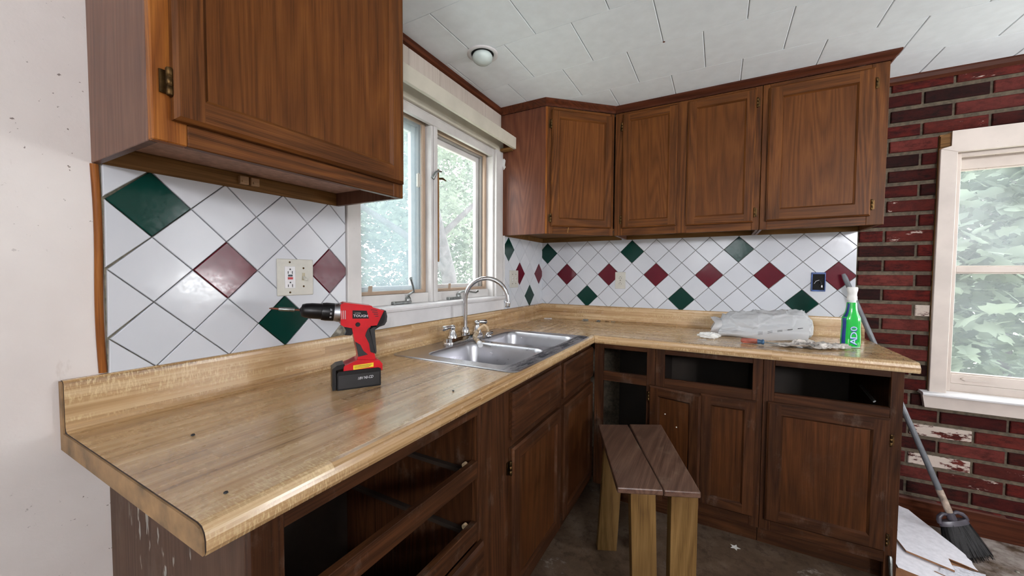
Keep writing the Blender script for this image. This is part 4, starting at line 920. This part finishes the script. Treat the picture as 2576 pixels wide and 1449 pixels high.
# bottle (flattened trigger-spray body)
bo = empty('soap_bottle', (1.722, -.372, .9155), 25*D2R, 'green dish soap bottle with white flip cap near the right end of the counter', 'bottle')
GRN = G('green_liquid_plastic'); gg = GRN.fin((18, 172, 62), .12, 0, .5, .3); GRN.b.inputs['Subsurface Weight'].default_value = .0
CLR = plain('clear_bottle_plastic', (160, 214, 190), .15, var=.05)
def oval(rx, ry, z, n=28, p=2.6):
    out = []
    for i in range(n):
        a = 2*math.pi*i/n; ca, sa = math.cos(a), math.sin(a); out.append((rx*math.copysign(abs(ca)**(2/p), ca), ry*math.copysign(abs(sa)**(2/p), sa), z))
    return out
bs = [(.030, .018, 0), (.036, .022, .003), (.0385, .024, .012), (.0385, .024, .05), (.0365, .023, .09), (.036, .023, .112), (.037, .023, .125), (.035, .022, .138), (.028, .020, .150), (.0215, .018, .166), (.0185, .0165, .185), (.0175, .0165, .203), (.0165, .0165, .206)]
bd = MB().rings([oval(*b) for b in bs], 0, True).build('bottle_body', gg, bo)
MB().rings([oval(.0372, .0235, .0012+.001), oval(.0378, .0238, .006)], 0, True, cap0=False, cap1=False).build('bottle_foot', CLR, bo)
MB().rings([oval(.0150, .0150, .206, p=2), oval(.0150, .0150, .222, p=2)], 0, True).build('neck', WPLA, bo)
MB().rings([oval(.0185, .0185, .216, p=2), oval(.0180, .0180, .232, p=2), oval(.0165, .016, .238, p=2), oval(.0170, .0165, .250, p=2), oval(.0200, .0185, .262, p=2), oval(.0205, .0185, .272, p=2), oval(.0180, .016, .276, p=2)], 0, True).build('cap', PAPER, bo)
BLU = plain('blue_label', (24, 52, 130), .35); LBL = plain('pale_blue_letter', (176, 200, 226), .35)
# blue band wrapped round the left side, and the three stacked letters turned on their side
def bs_at(z):
    for a, b in zip(bs, bs[1:]):
        if a[2] <= z <= b[2]: w = (z-a[2])/(b[2]-a[2]+1e-9); return a[0]*(1-w)+b[0]*w, a[1]*(1-w)+b[1]*w
    return bs[-1][:2]
R = []
for z in [.012+.01*k for k in range(20)]:
    rx, ry = bs_at(z); O = oval(rx+.0004, ry+.0004, z, 56); lo_, hi_ = 28, 32+(3 if z > .18 else 0)
    R.append(O[lo_:lo_+6] if z < .18 else O[lo_:lo_+6])
MB().rings(R, 0, True, close=False, cap0=False, cap1=False).build('blue_label', BLU, bo, fix=False)
for ch, z in (('0', .088), ('D', .058), ('A', .030)):
    ry = bs_at(z)[1]
    m4 = mx((0, 0, 1), (-1, 0, 0), (0, -1, 0), (-.004, -ry-.0006, z))
    text('letter_shadow', ch, BLU, bo, .044, mx((0, 0, 1), (-1, 0, 0), (0, -1, 0), (-.003, -ry-.0003, z-.004)), .0003, sx=1.1)
    text('letter', ch, LBL, bo, .042, m4, .0004, sx=1.1)
# hinges left on the counter
def hingebit(loc, rz, L, label):
    h = empty('cabinet_hinge', loc, rz, label, 'hinge')
    MB().box(-L/2, L/2, -.008, .008, 0, .002).build('leaf', ZINC, h, bevel=.0005)
    MB().lathe([(.004, -L*.4), (.0045, -L*.38), (.0045, L*.38), (.004, L*.4)], (0, .008, .0045), (1, 0, 0), 10).build('knuckle', ZINC, h)
    MB().lathe([(.0035, 0), (.0035, .003)], (-L*.25, -.001, .002), n=8).lathe([(.0035, 0), (.0035, .003)], (L*.25, -.001, .002), n=8).build('screw', ZINC, h)
hingebit((.365, -.050, .9156), .05, .045, 'silver cabinet hinge lying by the backsplash nearest the corner'); hingebit((.46, -.062, .9156), -.3, .028, 'short silver hinge lying between the other hinge and the loose screws')
tag(MB().tube([(.0, 0, .004), (.022, .004, .004)], [.002, .0014], 6).lathe([(.004, 0), (.002, .002)], (0, 0, .004), (-1, 0, 0), 8).build('screw', BRASS, None, loc=(.510, -.048, .9153)), 'loose screw on the counter nearer the hinges', 'screw')
tag(MB().tube([(.0, 0, .004), (.026, -.004, .004)], [.002, .0014], 6).lathe([(.004, 0), (.002, .002)], (0, 0, .004), (-1, 0, 0), 8).build('screw', ZINC, None, loc=(.550, -.050, .9153)), 'loose screw on the counter farther right along the backsplash', 'screw')
tag(MB().box(-.028, .028, -.006, .006, 0, .004).build('plastic_strip', WPLA, None, loc=(.095, -.088, .9165), rz=.5, bevel=.001), 'small pale plastic strip in the inner corner of the counter', 'plastic strip')
# crumbs
rc = random.Random(5)
def crumb(x, y, z, s, label):
    m = MB().lathe([(s*.3, 0), (s, s*.4), (s*.8, s*.9), (s*.2, s*1.1)], n=6, smooth=False); return tag(m.build('crumb', INK, None, loc=(x, y, z), rz=rc.uniform(0, 3)), label, 'crumb')
crumb(.543, -1.794, .9152, .0035, 'black crumb on the counter between the drill and the front edge'); crumb(.266, -2.281, .9152, .004, 'dark crumb on the far left of the countertop'); crumb(.549, -2.35, .9152, .0035, 'dark crumb near the front left corner of the countertop')
m = MB()
for _ in range(46):
    x, y, s = rc.uniform(1.70, 1.85), rc.uniform(-.62, -.12), rc.uniform(.0009, .0022)
    if math.hypot(x-1.722, y+.372) < .055: continue
    m.lathe([(s, 0), (s*.7, s), (0, s*1.2)], (x, y, .9151), n=5, smooth=False)
tag(m.build('crumbs', RUBB), 'scattered dark crumbs around the bottle at the right counter end', 'crumbs', kind='stuff')
# torn paper by the corner cabinet
tag(MB().prism([(-.012, .03), (.006, .034), (.014, .022), (.010, -.006), (.016, -.018), (.002, -.034), (-.004, -.012), (-.014, .0)], 'y', -.0006, .0).build('paper_scrap', PAPER, None, loc=(.024, -.6245, 1.905)), 'torn white paper scrap stuck beside the corner cabinet at the window casing', 'paper scrap')

# ================================================================== BENCH
be = empty('bench', (.93, -1.08, 0), 0, 'rough low bench with two stained planks on pine legs in front of the cabinets', 'bench')
BO_ = Vector((.93, -1.08, 0)); zb = .55
def plank(P, z0, z1, name='plank'):
    m = MB(); q = [Vector((x, y, 0))-BO_ for x, y in P]; m.add([(p.x, p.y, z0) for p in q]+[(p.x, p.y, z1) for p in q], [(3, 2, 1, 0), (4, 5, 6, 7), (0, 1, 5, 4), (1, 2, 6, 5), (2, 3, 7, 6), (3, 0, 4, 7)]); return m.build(name, PLANK, be, bevel=.004)
plank([(.911, -1.406), (1.045, -1.348), (.832, -.862), (.712, -.926)], zb-.020, zb); plank([(1.047, -1.352), (1.152, -1.307), (.968, -.790), (.838, -.858)], zb-.019, zb+.002)
def leg(a, b, w, d, rz):
    a = Vector(a)-BO_; b = Vector(b)-BO_; cx_ = Vector((math.cos(rz), math.sin(rz), 0)); cy_ = Vector((-math.sin(rz), math.cos(rz), 0))
    v = [p+cx_*(sx*w/2)+cy_*(sy*d/2) for p in (a, b) for sx, sy in ((-1, -1), (1, -1), (1, 1), (-1, 1))]
    MB().add(v, [(0, 1, 2, 3), (7, 6, 5, 4), (0, 1, 5, 4), (1, 2, 6, 5), (2, 3, 7, 6), (3, 0, 4, 7)]).build('leg', PINE, be, bevel=.002)
an = math.atan2(.06, .134)
leg((.995, -1.345, .0), (.978, -1.352, zb-.0205), .080, .038, an); leg((1.098, -1.292, .0), (1.098, -1.300, zb-.0195), .084, .038, an)
leg((.765, -.955, .0), (.788, -.93, zb-.0205), .085, .038, an); leg((.90, -.87, .0), (.895, -.878, zb-.0195), .085, .038, an)

# ================================================================== BROOM
T_ = Vector((1.762, -.040, 1.252)); F_ = Vector((2.126, -.215, .172)); dv = (F_-T_).normalized()
b_ = empty('broom', (2.15, -.23, 0), 0, 'broom with grey handle and black bristles leaning in the gap by the brick wall', 'broom'); O_ = Vector((2.15, -.23, 0))
J = F_-dv*.10
MB().tube([T_-O_, T_+dv*.02-O_, J-O_], [.008, .0115, .0115], 12).build('handle', plain('grey_blue_handle', (100, 103, 107), .3, var=.1), b_)
MB().tube([J-O_, F_+dv*.01-O_], [.0128, .0128], 12).build('handle_sleeve', plain('worn_sleeve', (150, 134, 120), .6, var=.3), b_)
ux = Vector((1, .25, 0)); ux = (ux-dv*ux.dot(dv)).normalized(); uy = dv.cross(ux)
def sect(t, w, d, n=24): return [F_+dv*t+ux*(w*math.cos(2*math.pi*i/n))+uy*(d*math.sin(2*math.pi*i/n))-O_ for i in range(n)]
fm = MB().rings([sect(.026, .050, .018), sect(.034, .055, .020), sect(.046, .056, .021)], 0, True).rings([sect(-.004, .015, .014), sect(.030, .017, .015)], 0, True)
for sg in (-1, 1): fm.tube([F_+dv*t_+ux*(sg*w_)-O_ for t_, w_ in ((.002, .010), (-.002, .028), (.008, .044), (.022, .051), (.034, .052))], [.007, .008, .009, .009, .008], 8)
fm.build('ferrule', plain('dark_grey_cap', (66, 62, 70), .35), b_)
R = []
for t, w, d in ((.036, .050, .018), (.08, .062, .024), (.13, .072, .03), (.165, .078, .033)):
    R.append([p+Vector((noise.noise(p*60)*.004, noise.noise(p*70)*.004, 0)) for p in sect(t, w, d, 40)])
for p in R[-1]: p.z = max(p.z, .004)
for rg_ in R:
    for p in rg_: p.z = max(p.z, .003)
br = MB().rings(R, 0, False).build('bristles', RUBB, b_)
m = MB(); rq = random.Random(9)
for _ in range(420):
    a = rq.uniform(0, 6.28); k_ = rq.uniform(.6, 1.04); p0 = F_+dv*.04+ux*(.052*math.cos(a)*k_)+uy*(.018*math.sin(a)*k_); ln = rq.uniform(.125, .15); p1 = F_+dv*(.04+ln)+ux*(.085*math.cos(a)*k_)+uy*(.036*math.sin(a)*k_)
    if p1.z < .001: w = (p0.z-.001)/(p0.z-p1.z); p1 = p0+(p1-p0)*w
    s_ = Vector((.0008, .0004, 0)); m.add([p0-O_-s_, p0-O_+s_, p1-O_+s_, p1-O_-s_], [(0, 1, 2, 3)])
tag(m.build('bristle_strands', BLACK, b_), kind='stuff')

# ================================================================== BOARDS on the floor by the brick wall
def sheet(name, P, z0, z1, mt, label, cat, tiltx=0, edge=None, zs=None):
    c0 = Vector((sum(p[0] for p in P)/len(P), sum(p[1] for p in P)/len(P), 0)); n = len(P); m = MB()
    zz = zs or [0]*n
    lo_ = [(p[0]-c0.x, p[1]-c0.y, z0+zz[i]) for i, p in enumerate(P)]; hi_ = [(p[0]-c0.x, p[1]-c0.y, z1+zz[i]) for i, p in enumerate(P)]
    m.add(lo_+hi_, [tuple(range(n))[::-1]], 1); m.add(hi_, [tuple(range(n))], 0)
    m.add(lo_+hi_, [(i, (i+1) % n, n+(i+1) % n, n+i) for i in range(n)], 1)
    o = m.build(name, [mt, edge or CARDB], None, loc=tuple(c0)); return tag(o, label, cat)
sheet('wooden_box', [(1.835, -.60), (2.045, -.655), (2.10, -.42), (1.98, -.10), (1.90, -.09), (1.835, -.12)], .0005, .085, CARDB, 'low brown wooden drawer box on the floor under the boards by the brick wall', 'box')
def torn(P, k=.008, seed=1, cuts=5):
    out = []; n = len(P)
    for i in range(n):
        a, b = Vector(P[i]), Vector(P[(i+1) % n]); out.append(tuple(a))
        for q in range(1, cuts):
            t = q/cuts; p = a.lerp(b, t); nr = Vector((-(b-a).y, (b-a).x)).normalized(); out.append(tuple(p+nr*(noise.noise(Vector((p.x*40, p.y*40, seed)))*k*2)))
    return out
sheet('board', torn([(1.835, -.62), (1.99, -.665), (2.02, -.45), (1.93, -.08), (1.84, -.14)], .004, 2), .0855, .091, CARDW, 'lowest white laminated board with torn edges on the brown box', 'board')
sheet('board', torn([(1.91, -.40), (2.10, -.50), (2.105, -.40), (2.03, -.10), (1.95, -.04)], .004, 4), .0915, .0955, CARDW, 'long white board at the back of the stack beside the broom head', 'board')
sheet('board', [(1.885, -.33), (1.895, -.50), (2.015, -.555), (2.035, -.42)], .096, .103, CARDW, 'small clean white board lying on top of the stack', 'board')
sheet('board', torn([(1.95, -.58), (2.085, -.655), (2.115, -.51), (2.03, -.505)], .005, 6), .0915, .0945, plain('ribbed_white_board', (204, 204, 212), .6, var=.12, scale=90), 'ribbed white board piece at the front corner of the stack', 'board')
# debris on the floor
star = []
for i in range(10):
    a = math.pi*i/5; rr0 = .022 if i % 2 == 0 else .010; star.append((rr0*math.cos(a), rr0*math.sin(a)))
tag(MB().prism(star, 'z', 0, .001).build('paper_scrap', PAPER, None, loc=(1.279, -.666, .0005)), 'small star shaped white scrap on the dark floor by the right base cabinet', 'paper scrap')
m = MB()
for _ in range(150):
    x, y = rc.uniform(2.12, 3.3), rc.uniform(-1.4, -.03); s = rc.uniform(.002, .008)
    m.lathe([(s*.4, 0), (s, s*.3), (s*.5, s*.7)], (x, y, .0003), n=5, smooth=False)
for _ in range(60):
    x, y = rc.uniform(1.15, 2.0), rc.uniform(-1.3, -.72); s = rc.uniform(.001, .004); m.lathe([(s*.4, 0), (s, s*.3), (s*.5, s*.7)], (x, y, .0003), n=5, smooth=False)
tag(m.build('rubble', DIRTG), 'small plaster rubble scattered over the floor by the brick wall', 'rubble', kind='stuff')
